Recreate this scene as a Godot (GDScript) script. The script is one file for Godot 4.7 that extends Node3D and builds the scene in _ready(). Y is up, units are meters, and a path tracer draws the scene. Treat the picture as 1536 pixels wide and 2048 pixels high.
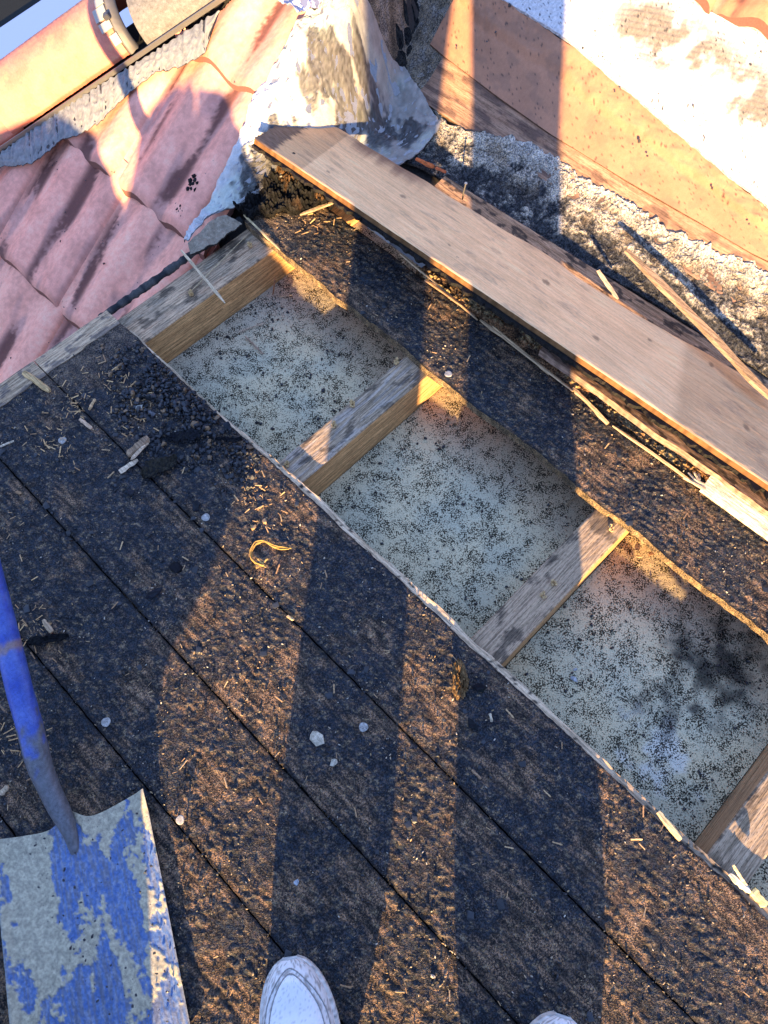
extends Node3D
# A flat timber roof being stripped, seen from a standing worker's chest height.
# x runs along the deck boards, z across them, the deck's top is y = 0, units are metres.

var n1 := FastNoiseLite.new()      # single octave, one cell per unit
var nf := FastNoiseLite.new()      # four octaves
var nr := FastNoiseLite.new()      # ridged
var nm := FastNoiseLite.new()      # two octaves
var gc := Color.WHITE              # colour of the vertex being made
var rng := RandomNumberGenerator.new()
var taken := {}
var mats := {}

const DECK_T := 0.021
const R_DIR := Vector3(0.712, 0, -0.702)    # to the right of the view
const F_DIR := Vector3(-0.702, 0, -0.712)   # away from the viewer

func _ready():
	# ---------- camera, sky, sun, exposure ----------
	var cam := Camera3D.new()
	cam.name = "camera"
	add_child(cam)
	var pitch := deg_to_rad(64.5)
	var look := F_DIR.normalized() * cos(pitch) + Vector3.DOWN * sin(pitch)
	cam.look_at_from_position(Vector3(0, 1.35, 0), Vector3(0, 1.35, 0) + look, Vector3.UP)
	cam.fov = 67.33
	cam.near = 0.03
	cam.far = 600.0
	cam.current = true
	var env := Environment.new()
	var sky_mat := ProceduralSkyMaterial.new()
	sky_mat.sky_top_color = Color(0.50, 0.62, 0.86)
	sky_mat.sky_horizon_color = Color(0.76, 0.83, 0.92)
	sky_mat.sky_curve = 0.14
	sky_mat.ground_bottom_color = Color(0.32, 0.29, 0.26)
	sky_mat.ground_horizon_color = Color(0.62, 0.60, 0.58)
	var sky := Sky.new()
	sky.sky_material = sky_mat
	env.sky = sky
	env.background_mode = Environment.BG_SKY
	env.background_energy_multiplier = 0.57
	env.tonemap_mode = Environment.TONE_MAPPER_LINEAR
	env.tonemap_exposure = 5.1
	env.sdfgi_enabled = true
	env.ssao_enabled = true
	env.ssil_enabled = true
	var we := WorldEnvironment.new()
	we.name = "world_environment"
	we.environment = env
	add_child(we)
	var sun := DirectionalLight3D.new()
	sun.name = "sun"
	sun.light_color = Color(1.0, 0.83, 0.58)
	sun.light_energy = 1.6
	sun.light_angular_distance = 0.55
	sun.shadow_enabled = true
	add_child(sun)
	var az := deg_to_rad(4.0)
	var el := deg_to_rad(13.4)
	var towards := (F_DIR * cos(az) + R_DIR * sin(az)).normalized() * cos(el) + Vector3.DOWN * sin(el)
	sun.look_at_from_position(Vector3(0, 5, 0), Vector3(0, 5, 0) + towards, Vector3.UP)

	rng.seed = 4711
	n1.noise_type = FastNoiseLite.TYPE_SIMPLEX
	n1.frequency = 1.0
	n1.fractal_type = FastNoiseLite.FRACTAL_NONE
	n1.seed = 11
	nf.noise_type = FastNoiseLite.TYPE_SIMPLEX
	nf.frequency = 1.0
	nf.fractal_octaves = 4
	nf.seed = 23
	nm.noise_type = FastNoiseLite.TYPE_SIMPLEX
	nm.frequency = 1.0
	nm.fractal_octaves = 2
	nm.seed = 29
	nr.noise_type = FastNoiseLite.TYPE_SIMPLEX
	nr.frequency = 1.0
	nr.fractal_type = FastNoiseLite.FRACTAL_RIDGED
	nr.fractal_octaves = 3
	nr.seed = 37
	make_materials()

	ground_and_house()
	roof_deck()
	joists_and_panels()
	tiled_roof()
	hip()
	valley_and_upstand()
	loose_boards()
	person_at(-0.11, 0.192)
	sack()
	shovel()
	fasteners()
	debris()
	crumbs()

# ------------------------------------------------------------------ helpers
# ---- computed textures: fine grain and fine relief only, the larger pattern is in the geometry
func noise_bytes(sd: int, period: float, oct: int, w := 1024, h := 1024) -> PackedByteArray:
	var n := FastNoiseLite.new()
	n.noise_type = FastNoiseLite.TYPE_SIMPLEX
	n.seed = sd
	n.frequency = 1.0 / period
	n.fractal_octaves = oct
	n.fractal_type = FastNoiseLite.FRACTAL_FBM if oct > 1 else FastNoiseLite.FRACTAL_NONE
	var im := n.get_seamless_image(w, h)
	if im.get_format() != Image.FORMAT_L8: im.convert(Image.FORMAT_L8)
	if w != 1024 or h != 1024: im.resize(1024, 1024, Image.INTERPOLATE_CUBIC)
	return im.get_data()

func tex(b: PackedByteArray, fmt: int) -> ImageTexture:
	var im := Image.create_from_data(1024, 1024, false, fmt, b)
	im.generate_mipmaps()
	return ImageTexture.create_from_image(im)

func textured(rough: float, spec: float, alb: ImageTexture, hgt: ImageTexture, cover: float, relief: float) -> StandardMaterial3D:   # cover: metres per repeat, relief: centimetres
	var m := mat(rough, spec)
	m.uv1_triplanar = true
	m.uv1_world_triplanar = true
	m.uv1_scale = Vector3.ONE / cover
	m.albedo_texture = alb
	if hgt:
		m.heightmap_enabled = true
		m.heightmap_texture = hgt
		m.heightmap_scale = relief
	return m

func make_materials():
	var N := 1024 * 1024
	# grit: crumbly tar with black specks and a few tan ones
	var a := noise_bytes(1, 4.5, 2)
	var b := noise_bytes(2, 11.0, 3)
	var c := noise_bytes(3, 70.0, 3)
	var e := noise_bytes(4, 7.0, 1)
	var rgb := PackedByteArray(); rgb.resize(N * 3)
	var hh := PackedByteArray(); hh.resize(N)
	for q in N:
		var f := a[q] * 0.5 + b[q] * 0.5
		var v := 150.0 + (f - 128.0) * 1.5 + (c[q] - 128) * 0.35
		var r := v
		var g := v
		var bl := v
		if f + (c[q] - 128) * 0.3 < 96.0:
			r = 52.0; g = 56.0; bl = 64.0
		elif e[q] > 198 - (c[q] - 128) * 0.25:
			r = 255.0; g = 236.0; bl = 200.0
		rgb[q * 3] = clampi(int(r), 0, 255); rgb[q * 3 + 1] = clampi(int(g), 0, 255); rgb[q * 3 + 2] = clampi(int(bl), 0, 255)
		hh[q] = clampi(int(f * 0.75 + (60.0 if e[q] > 200 else 0.0)), 0, 255)
	var grit := tex(rgb, Image.FORMAT_RGB8)
	var grit_h := tex(hh, Image.FORMAT_L8)
	# wood grain: streaks along the image's x
	var s1 := noise_bytes(11, 3.0, 2, 24, 1024)
	var s2 := noise_bytes(12, 9.0, 2, 40, 1024)
	var s3 := noise_bytes(13, 3.5, 2, 160, 1024)
	var gx := PackedByteArray(); gx.resize(N)
	var gz := PackedByteArray(); gz.resize(N)
	for y in 1024:
		for x in 1024:
			var q := y * 1024 + x
			var v := 226.0 + (s1[q] - 128) * 0.38 + (s2[q] - 128) * 0.40 + (s3[q] - 128) * 0.22
			if s3[q] < 52: v -= 45.0
			var k := clampi(int(v), 0, 255)
			gx[q] = k
			gz[x * 1024 + y] = k
	var sx := PackedByteArray(); sx.resize(N)
	for q in N: sx[q] = 150 + gx[q] * 104 / 255
	mats["plank"] = textured(0.8, 0.3, tex(sx, Image.FORMAT_L8), null, 0.60, 0.0)
	var grain_x := tex(gx, Image.FORMAT_L8)
	var grain_z := tex(gz, Image.FORMAT_L8)
	# speckle: black grit of many sizes on a pale board
	var p1 := noise_bytes(21, 10.0, 4)
	var p2 := noise_bytes(22, 15.0, 2)
	var p3 := noise_bytes(23, 130.0, 3)
	var p4 := noise_bytes(24, 34.0, 2)
	var sp := PackedByteArray(); sp.resize(N)
	for q in N:
		var v := 236.0 + (p1[q] - 128) * 0.22
		var bias := (p3[q] - 128) * 0.48 + (p4[q] - 128) * 0.34
		if p1[q] < 83 + bias: v = 62.0
		if p2[q] < 48 + bias * 0.5: v = 46.0
		if p4[q] < 22 + bias * 0.3: v = 40.0
		if p1[q] < 87 + bias and v > 100.0: v = 176.0
		sp[q] = clampi(int(v), 0, 255)
	var speck := tex(sp, Image.FORMAT_L8)
	# fine mineral grain
	var m1 := noise_bytes(31, 3.2, 2)
	var m2 := noise_bytes(32, 22.0, 3)
	var mg := PackedByteArray(); mg.resize(N)
	for q in N:
		var v := 222.0 + (m1[q] - 128) * 0.42 + (m2[q] - 128) * 0.28
		if m1[q] < 58: v -= 50.0
		mg[q] = clampi(int(v), 0, 255)
	var ms := PackedByteArray(); ms.resize(N)
	for q in N: ms[q] = 150 + mg[q] * 92 / 255
	var soft := tex(ms, Image.FORMAT_L8)
	var mineral := tex(mg, Image.FORMAT_L8)
	mats["tar"] = textured(0.72, 0.32, grit, grit_h, 0.52, 0.13)
	mats["wood"] = textured(0.8, 0.3, grain_x, grain_x, 0.60, 0.03)
	mats["wood_z"] = textured(0.8, 0.3, grain_z, grain_z, 0.60, 0.04)
	mats["panel"] = textured(0.92, 0.2, speck, speck, 0.47, 0.05)
	mats["tile"] = textured(0.88, 0.25, soft, soft, 0.34, 0.04)
	mats["dull"] = textured(0.92, 0.25, mineral, mineral, 0.45, 0.06)
	mats["crust"] = textured(0.92, 0.25, grit, grit_h, 0.60, 0.14)
	mats["sheet"] = textured(0.62, 0.4, soft, soft, 0.55, 0.03)
	mats["paint"] = textured(0.45, 0.45, mineral, mineral, 0.33, 0.02)
	mats["plain"] = mat(0.92, 0.25)
	mats["metal"] = mat(0.38, 0.5, 0.85)
	mats["plastic"] = mat(0.5, 0.5)

func mat(rough: float, spec: float, metal := 0.0) -> StandardMaterial3D:
	var m := StandardMaterial3D.new()
	m.vertex_color_use_as_albedo = true
	m.roughness = rough
	m.metallic_specular = spec
	m.metallic = metal
	m.cull_mode = BaseMaterial3D.CULL_DISABLED
	return m

func numbered(called: String, parent: Node) -> String:
	var key := str(parent.get_instance_id()) + called
	var k: int = taken.get(key, 0)
	taken[key] = k + 1
	return called if k == 0 else "%s_%03d" % [called, k]

func obj(called: String, mesh: Mesh, m: Material, parent: Node = self) -> MeshInstance3D:
	var o := MeshInstance3D.new()
	o.name = numbered(called, parent)
	o.mesh = mesh
	o.material_override = m
	parent.add_child(o, true)
	return o

func thing(called: String, label := "", category := "", group := "", at := Vector3.ZERO) -> Node3D:
	var o := Node3D.new()
	o.name = numbered(called, self)
	add_child(o, true)
	o.position = at
	tag(o, label, category, group)
	return o

func tag(o: Node, label := "", category := "", group := "") -> void:
	if label: o.set_meta("label", label)
	if category: o.set_meta("category", category)
	if group: o.set_meta("group", group)

func structure(o: Node) -> void:
	o.set_meta("kind", "structure")

func stuff(o: Node) -> void:
	o.set_meta("kind", "stuff")

func ss(a: float, b: float, x: float) -> float:
	var t := clampf((x - a) / (b - a), 0.0, 1.0)
	return t * t * (3.0 - 2.0 * t)

func mixc(a: Color, b: Color, t: float) -> Color:
	return a.lerp(b, clampf(t, 0.0, 1.0))

# A grid of points f(i, j) (which also sets gc), closed downwards by a skirt of depth skirt along down and a bottom.
func grid(ni: int, nj: int, f: Callable, skirt := 0.0, side := Color(0.3, 0.2, 0.12), down := Vector3.DOWN, flip := false) -> ArrayMesh:
	var p := PackedVector3Array(); p.resize(ni * nj)
	var n := PackedVector3Array(); n.resize(ni * nj)
	var c := PackedColorArray(); c.resize(ni * nj)
	for i in ni:
		for j in nj:
			p[i * nj + j] = f.call(i, j)
			c[i * nj + j] = gc
	for i in ni:
		for j in nj:
			var du := p[mini(i + 1, ni - 1) * nj + j] - p[maxi(i - 1, 0) * nj + j]
			var dv := p[i * nj + mini(j + 1, nj - 1)] - p[i * nj + maxi(j - 1, 0)]
			var q := dv.cross(du)
			if flip: q = -q
			n[i * nj + j] = q.normalized() if q.length_squared() > 0.0 else Vector3.UP
	var idx := PackedInt32Array(); idx.resize((ni - 1) * (nj - 1) * 6)
	var k := 0
	for i in ni - 1:
		for j in nj - 1:
			var a := i * nj + j
			var b := a + nj
			if flip:
				idx[k] = a; idx[k + 1] = b; idx[k + 2] = a + 1; idx[k + 3] = a + 1; idx[k + 4] = b; idx[k + 5] = b + 1
			else:
				idx[k] = a; idx[k + 1] = a + 1; idx[k + 2] = b; idx[k + 3] = a + 1; idx[k + 4] = b + 1; idx[k + 5] = b
			k += 6
	if skirt > 0.0:
		var loop := PackedInt32Array()
		for i in ni: loop.append(i * nj)
		for j in range(1, nj): loop.append((ni - 1) * nj + j)
		for i in range(ni - 2, -1, -1): loop.append(i * nj + nj - 1)
		for j in range(nj - 2, 0, -1): loop.append(j)
		var mid := Vector3.ZERO
		for a in loop: mid += p[a]
		mid /= loop.size()
		var base := p.size()
		var m := loop.size()
		for t in m:
			var q0 := p[loop[t]]
			var q1 := p[loop[(t + 1) % m]]
			var nn := (q1 - q0).cross(down)
			if nn.dot(q0 - mid) < 0.0: nn = -nn
			nn = nn.normalized() if nn.length_squared() > 1e-14 else Vector3.UP
			var cc := side * (0.85 + 0.3 * n1.get_noise_3d(q0.x * 60.0, q0.y * 60.0, q0.z * 60.0))
			cc.a = 1.0
			for q in [q0, q1, q0 + down * skirt, q1 + down * skirt]:
				p.append(q); n.append(nn); c.append(cc)
			var s := base + t * 4
			for w in [0, 1, 2, 1, 3, 2]: idx.append(s + w)
		var ci := mini(ni, maxi(2, ni / 5))
		var cj := mini(nj, maxi(2, nj / 5))
		var b0 := p.size()
		for i in ci:
			for j in cj:
				p.append(p[(i * (ni - 1) / (ci - 1)) * nj + j * (nj - 1) / (cj - 1)] + down * skirt); n.append(down); c.append(side)
		for i in ci - 1:
			for j in cj - 1:
				var a := b0 + i * cj + j
				for w in [a, a + 1, a + cj, a + 1, a + cj + 1, a + cj]: idx.append(w)
	return arrays(p, n, c, idx)

func arrays(p: PackedVector3Array, n: PackedVector3Array, c: PackedColorArray, idx: PackedInt32Array) -> ArrayMesh:
	for t in idx.size() / 3:        # every face clockwise as seen from the side its normals point to
		var i0 := idx[t * 3]
		var i1 := idx[t * 3 + 1]
		var i2 := idx[t * 3 + 2]
		if (p[i2] - p[i0]).cross(p[i1] - p[i0]).dot(n[i0] + n[i1] + n[i2]) < 0.0:
			idx[t * 3 + 1] = i2
			idx[t * 3 + 2] = i1
	var a := []
	a.resize(Mesh.ARRAY_MAX)
	a[Mesh.ARRAY_VERTEX] = p
	a[Mesh.ARRAY_NORMAL] = n
	a[Mesh.ARRAY_COLOR] = c
	a[Mesh.ARRAY_INDEX] = idx
	var am := ArrayMesh.new()
	am.add_surface_from_arrays(Mesh.PRIMITIVE_TRIANGLES, a)
	return am

func flat(tris: PackedVector3Array, cols: PackedColorArray) -> ArrayMesh:   # flat shaded triangles
	var n := PackedVector3Array()
	var idx := PackedInt32Array()
	for t in tris.size() / 3:
		var q := (tris[t * 3 + 2] - tris[t * 3]).cross(tris[t * 3 + 1] - tris[t * 3]).normalized()
		for k in 3:
			n.append(q); idx.append(t * 3 + k)
	return arrays(tris, n, cols, idx)

func resample(line: Array, count: int) -> PackedVector3Array:
	var total := 0.0
	for k in line.size() - 1: total += (line[k + 1] - line[k]).length()
	var out := PackedVector3Array()
	var k := 0
	var done := 0.0
	for i in count:
		var want := total * i / (count - 1.0)
		while k < line.size() - 2 and done + (line[k + 1] - line[k]).length() < want:
			done += (line[k + 1] - line[k]).length()
			k += 1
		var l: float = (line[k + 1] - line[k]).length()
		out.append(line[k].lerp(line[k + 1], clampf((want - done) / maxf(l, 1e-6), 0, 1)))
	return out

# A sheet between two outlines; shape(p, s, t) returns the finished point and sets gc.
func loft(a: Array, b: Array, ns: int, nt: int, shape: Callable, skirt := 0.0, side := Color(0.2, 0.2, 0.2), down := Vector3.DOWN) -> ArrayMesh:
	var pa := resample(a, ns)
	var pb := resample(b, ns)
	return grid(ns, nt, func(i, j):
		var t: float = j / (nt - 1.0)
		return shape.call(pa[i].lerp(pb[i], t), i / (ns - 1.0), t), skirt, side, down)

func tube(pts: Array, radii: Array, col: Callable, sides := 14, ends := true) -> ArrayMesh:
	var m := pts.size()
	var p := PackedVector3Array(); var n := PackedVector3Array(); var c := PackedColorArray(); var idx := PackedInt32Array()
	var up := Vector3.UP
	for k in m:
		var d: Vector3 = (pts[mini(k + 1, m - 1)] - pts[maxi(k - 1, 0)]).normalized()
		if absf(d.dot(up)) > 0.95: up = Vector3.RIGHT
		var e := d.cross(up).normalized()
		var g := e.cross(d).normalized()
		up = g
		for s in sides + 1:
			var ph := TAU * s / sides
			var o := e * cos(ph) + g * sin(ph)
			p.append(pts[k] + o * radii[k]); n.append(o); c.append(col.call(k / (m - 1.0), s / float(sides)))
	for k in m - 1:
		for s in sides:
			var a := k * (sides + 1) + s
			var b := a + sides + 1
			for w in [a, a + 1, b, a + 1, b + 1, b]: idx.append(w)
	if ends:
		for k in [0, m - 1]:
			var d: Vector3 = (pts[0] - pts[1]).normalized() if k == 0 else (pts[m - 1] - pts[m - 2]).normalized()
			var b0 := p.size()
			p.append(pts[k]); n.append(d); c.append(c[k * (sides + 1)])
			for s in sides + 1:
				p.append(p[k * (sides + 1) + s]); n.append(d); c.append(c[k * (sides + 1) + s])
			for s in sides:
				idx.append(b0); idx.append(b0 + 1 + s); idx.append(b0 + 2 + s)
	return arrays(p, n, c, idx)

func box(at: Vector3, size: Vector3, col: Color, basis := Basis.IDENTITY) -> ArrayMesh:   # a chamfered box
	var st := SurfaceTool.new()
	st.begin(Mesh.PRIMITIVE_TRIANGLES)
	var ch := minf(size.x, minf(size.y, size.z)) * 0.15
	var h := size * 0.5
	var ps := []
	for ax in 3:
		for sg in [-1.0, 1.0]:
			var face := []
			for q in [[-1, -1], [1, -1], [1, 1], [-1, 1]]:
				var v := Vector3.ZERO
				v[ax] = sg * h[ax]
				v[(ax + 1) % 3] = q[0] * (h[(ax + 1) % 3] - ch)
				v[(ax + 2) % 3] = q[1] * (h[(ax + 2) % 3] - ch)
				face.append(v)
			ps.append(face)
	var pts := PackedVector3Array()
	for face in ps:
		for v in face: pts.append(v)
	var tris := hull(pts)
	var cols := PackedColorArray()
	var out := PackedVector3Array()
	for v in tris:
		out.append(at + basis * v); cols.append(col)
	return flat(out, cols)

func hull(pts: PackedVector3Array) -> PackedVector3Array:   # faces of the convex hull of a few points
	var out := PackedVector3Array()
	var sh := ConvexPolygonShape3D.new()
	sh.points = pts
	var dm := sh.get_debug_mesh()
	var mid := Vector3.ZERO
	for v in pts: mid += v
	mid /= pts.size()
	# brute force: every triangle with all points on one side
	var m := pts.size()
	var seen := {}
	for a in m:
		for b in range(a + 1, m):
			for c in range(b + 1, m):
				var q := (pts[b] - pts[a]).cross(pts[c] - pts[a])
				if q.length_squared() < 1e-18: continue
				q = q.normalized()
				var d := q.dot(pts[a])
				var pos := 0
				var neg := 0
				var on := []
				for k in m:
					var e := q.dot(pts[k]) - d
					if e > 1e-6: pos += 1
					elif e < -1e-6: neg += 1
					else: on.append(k)
				if pos > 0 and neg > 0: continue
				if pos > 0: q = -q
				var key := str(on)
				if seen.has(key): continue
				seen[key] = true
				var cen := Vector3.ZERO
				for k in on: cen += pts[k]
				cen /= on.size()
				var e1 := (pts[on[0]] - cen).normalized()
				var e2 := q.cross(e1)
				on.sort_custom(func(u, w): return atan2((pts[u] - cen).dot(e2), (pts[u] - cen).dot(e1)) < atan2((pts[w] - cen).dot(e2), (pts[w] - cen).dot(e1)))
				for k in range(1, on.size() - 1):
					out.append(pts[on[0]]); out.append(pts[on[k + 1]]); out.append(pts[on[k]])
	return out

func chip(size: Vector3, col: Color, seed_no: int, rough := 0.3) -> ArrayMesh:   # an irregular flake
	var r := RandomNumberGenerator.new()
	r.seed = seed_no
	var pts := PackedVector3Array()
	var k := 6
	for t in k:
		var a := TAU * (t + r.randf_range(-0.3, 0.3)) / k
		var rad := r.randf_range(1.0 - rough * 1.6, 1.0)
		pts.append(Vector3(cos(a) * rad * size.x, r.randf_range(0.1, 0.5) * size.y, sin(a) * rad * size.z) * 0.5)
	for t in 3:
		var a := TAU * (t + r.randf()) / 3
		pts.append(Vector3(cos(a) * 0.5 * size.x, size.y * r.randf_range(0.7, 1.3), sin(a) * 0.5 * size.z) * 0.5)
		pts.append(Vector3(cos(a + 1) * 0.7 * size.x, -size.y * 0.9, sin(a + 1) * 0.7 * size.z) * 0.5)
	var tris := hull(pts)
	var cols := PackedColorArray()
	for t in tris.size() / 3:
		var s := r.randf_range(0.75, 1.25)
		for q in 3: cols.append(Color(col.r * s, col.g * s, col.b * s))
	return flat(tris, cols)

func splinter(a: Vector3, b: Vector3, w: float, th: float, col: Color, seed_no: int, bend := 0.0) -> ArrayMesh:   # a split sliver of wood, ragged ends
	var r := RandomNumberGenerator.new()
	r.seed = seed_no
	var d := (b - a)
	var l := d.length()
	d /= l
	var sd := d.cross(Vector3.UP)
	sd = sd.normalized() if sd.length() > 0.05 else Vector3.RIGHT
	var up := sd.cross(d).normalized()
	var ni := 9
	var tw := r.randf_range(-0.5, 0.5)
	return tube_section(range(ni).map(func(i):
		var t: float = i / (ni - 1.0)
		var q := sd.rotated(d, tw * t)
		var wig := r.randf_range(-0.06, 0.06) * w
		var taper := minf(1.0, r.randf_range(0.35, 0.9) + 7.0 * minf(t * 1.5, 1.0 - t))
		return [a + d * (l * t) + up * (bend * sin(PI * t)) + sd * wig, q * w * 0.5 * taper * r.randf_range(0.8, 1.15), up.rotated(d, tw * t) * th * 0.5 * (0.4 + 0.6 * taper)]), col, seed_no)

func tube_section(secs: Array, col: Color, seed_no: int) -> ArrayMesh:
	var r := RandomNumberGenerator.new()
	r.seed = seed_no + 99
	var tris := PackedVector3Array(); var cols := PackedColorArray()
	for k in secs.size() - 1:
		var s0: Array = secs[k]
		var s1: Array = secs[k + 1]
		var q0 := [s0[0] + s0[1], s0[0] + s0[1] * 0.5 + s0[2], s0[0] - s0[1] * 0.7 + s0[2], s0[0] - s0[1], s0[0] - s0[2]]
		var q1 := [s1[0] + s1[1], s1[0] + s1[1] * 0.5 + s1[2], s1[0] - s1[1] * 0.7 + s1[2], s1[0] - s1[1], s1[0] - s1[2]]
		for e in 5:
			var f := (e + 1) % 5
			var s := r.randf_range(0.8, 1.2)
			for v in [q0[e], q1[e], q0[f], q0[f], q1[e], q1[f]]:
				tris.append(v); cols.append(Color(col.r * s, col.g * s, col.b * s))
	for k in [0, secs.size() - 1]:
		var s0: Array = secs[k]
		for tri in [[s0[0] + s0[1], s0[0] + s0[2], s0[0] - s0[2]], [s0[0] - s0[1], s0[0] + s0[2], s0[0] - s0[2]]]:
			for v in tri:
				tris.append(v); cols.append(col)
	return flat(tris, cols)

# ------------------------------------------------------------------ roof surfaces
func tile_y(z: float) -> float:
	return -0.06 + 0.716 * (-0.666 - z)

func rise_y(z: float) -> float:     # the roof that goes up behind the flat deck
	if z > -1.23: return 0.0
	if z > -1.38: return (-1.23 - z) * 0.404
	if z > -1.428: return 0.0606 + (-1.38 - z) * 0.78
	return 0.098 + (-1.428 - z) * 0.88

func roof_y(x: float, z: float) -> float:
	var u := rise_y(z)
	var t := tile_y(z)
	var sh := 0.55 * clampf(-1.2 - z, 0.0, 0.7)
	if t > u: return u + (t - u) * ss(-1.18 - sh, -1.33 - sh * 0.6, x)
	return u

# ------------------------------------------------------------------ ground and the house below
func ground_and_house():
	var g := PlaneMesh.new()
	g.size = Vector2(800, 800)
	var gm := StandardMaterial3D.new()
	gm.albedo_color = Color(0.42, 0.41, 0.40)
	gm.roughness = 0.95
	var go := obj("ground", g, gm)
	go.position.y = -6.0
	structure(go)
	var w := thing("house_wall")
	structure(w)
	obj("wall", box(Vector3(-0.05, -3.1, -0.2), Vector3(2.3, 5.86, 2.05), Color(0.36, 0.30, 0.25)), mats["dull"], w)
	# far below: a pale flat roof with a dark gutter and a blue roof behind it
	var q0 := Vector3(-8.155, -3.5, -2.794)
	var q1 := Vector3(-8.229, -3.5, -3.292)
	var d := (q1 - q0).normalized()
	var away := d.cross(Vector3.UP).normalized()
	if away.dot(F_DIR) < 0.0: away = -away
	var bs := Basis(d, Vector3.UP, d.cross(Vector3.UP))
	var lr := thing("lower_roof", "pale bluish flat roof far below, beyond the orange hip tile, with a dark gutter", "building")
	obj("roof", box(q0 - away * 2.0 + Vector3(0, -0.1, 0), Vector3(16, 0.2, 4.0), Color(0.17, 0.27, 0.48), bs), mats["plain"], lr)
	obj("gutter", box(q0 + away * 0.35 + Vector3(0, -0.2, 0), Vector3(16, 0.16, 0.7), Color(0.02, 0.025, 0.025), bs), mats["dull"], lr)
	obj("wall", box(q0 - away * 1.6 + Vector3(0, -1.4, 0), Vector3(15.6, 2.2, 4.0), Color(0.3, 0.3, 0.3), bs), mats["dull"], lr)
	var br := thing("blue_roof", "dark blue roof in the far upper left corner", "building")
	obj("roof", box(q0 + away * 3.2 + Vector3(0, -0.3, 0), Vector3(16, 0.2, 5.0), Color(0.06, 0.12, 0.22), bs), mats["dull"], br)
	obj("wall", box(q0 + away * 3.2 + Vector3(0, -1.5, 0), Vector3(15.6, 2.18, 4.6), Color(0.2, 0.2, 0.2), bs), mats["dull"], br)

# ------------------------------------------------------------------ the deck
func deck_point(x: float, z: float, bd: float) -> float:
	var gr := n1.get_noise_2d(x * 12.0 + bd * 9.0, z * 95.0 + bd * 31.0)
	var a := nf.get_noise_2d(x * 5.0, z * 6.5)
	var b := nm.get_noise_2d(x * 42.0 + 50.0, z * 56.0)
	var c := n1.get_noise_2d(x * 95.0, z * 95.0)
	# the lower right and the far strip lost more of their bitumen than the middle
	var bias := 0.23 + 0.16 * ss(-0.3, -0.8, x) * ss(-0.45, -0.3, z) - 0.22 * ss(0.1, 0.5, x) + 0.15 * ss(-0.5, -1.0, x) * ss(-0.4, 0.1, z) - 0.12 * ss(0.25, 0.0, z) * ss(-0.6, -0.2, x) * ss(-0.2, 0.0, z)
	var m := ss(-0.07, 0.09, a * 1.1 + b * 0.55 + bias)
	var wood := mixc(Color(0.075, 0.060, 0.050), Color(0.40, 0.265, 0.175), gr * 0.6 + 0.42)
	var tar := Color(0.031, 0.045, 0.067)
	var t := clampf(m * (0.9 + 0.25 * c), 0.0, 1.0)
	gc = mixc(wood, tar, t)
	var rub := ss(0.50, 0.70, c * 0.6 + b * 0.9)      # tan rub of torn fibres and grit
	gc = mixc(gc, Color(0.42, 0.32, 0.20), rub * 0.6)
	var crack := ss(0.80, 0.93, nr.get_noise_2d(x * 5.0 + bd, z * 30.0))
	var rough := 0.25 + 1.25 * ss(-0.15, 0.22, nf.get_noise_2d(x * 8.0 + 70.0, z * 11.0))
	var h := gr * 0.0005 + m * (0.0010 + (maxf(c, -0.3) * 0.0008 + b * 0.0011) * rough) - crack * 0.0014
	gc = mixc(gc, Color(0.012, 0.013, 0.016), crack * 0.8)
	return h

func board_mesh(x0: float, x1: float, z0: float, z1: float, bd: float, y0 := 0.0, torn0 := 0.0, torn1 := 0.0, side := Color(0.012, 0.011, 0.011)) -> ArrayMesh:
	var ni := int((x1 - x0) / 0.0032) + 1
	var nj := int((z1 - z0) / 0.0029) + 1
	return grid(ni, nj, func(i, j):
		var x: float = x0 + (x1 - x0) * i / (ni - 1.0)
		var e0: float = z0 + torn0 * (nf.get_noise_2d(x * 4.0, bd * 17.0) + 0.07 * nf.get_noise_2d(x * 34.0, bd)) + 0.0006 * n1.get_noise_2d(x * 40.0, bd)
		var e1: float = z1 + torn1 * (nf.get_noise_2d(x * 4.0, bd * 29.0) + 0.07 * nf.get_noise_2d(x * 34.0, bd)) + 0.0006 * n1.get_noise_2d(x * 40.0, bd + 5.0)
		var t: float = j / (nj - 1.0)
		var z := lerpf(e0, e1, t)
		var h := deck_point(x, z, bd)
		var w := z1 - z0
		var edge: float = minf(t, 1.0 - t) * w
		h -= 0.0010 * ss(0.005, 0.0, edge)
		gc = mixc(gc, Color(0.012, 0.012, 0.013), 0.8 * ss(0.005, 0.001, edge))
		if x < -1.08 and z < -0.15:
			var gy := ss(-1.08, -1.17, x)
			gc = mixc(gc, Color(0.26, 0.20, 0.15), 0.6 * gy)
		return Vector3(x, y0 + h, z), DECK_T, side)

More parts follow.
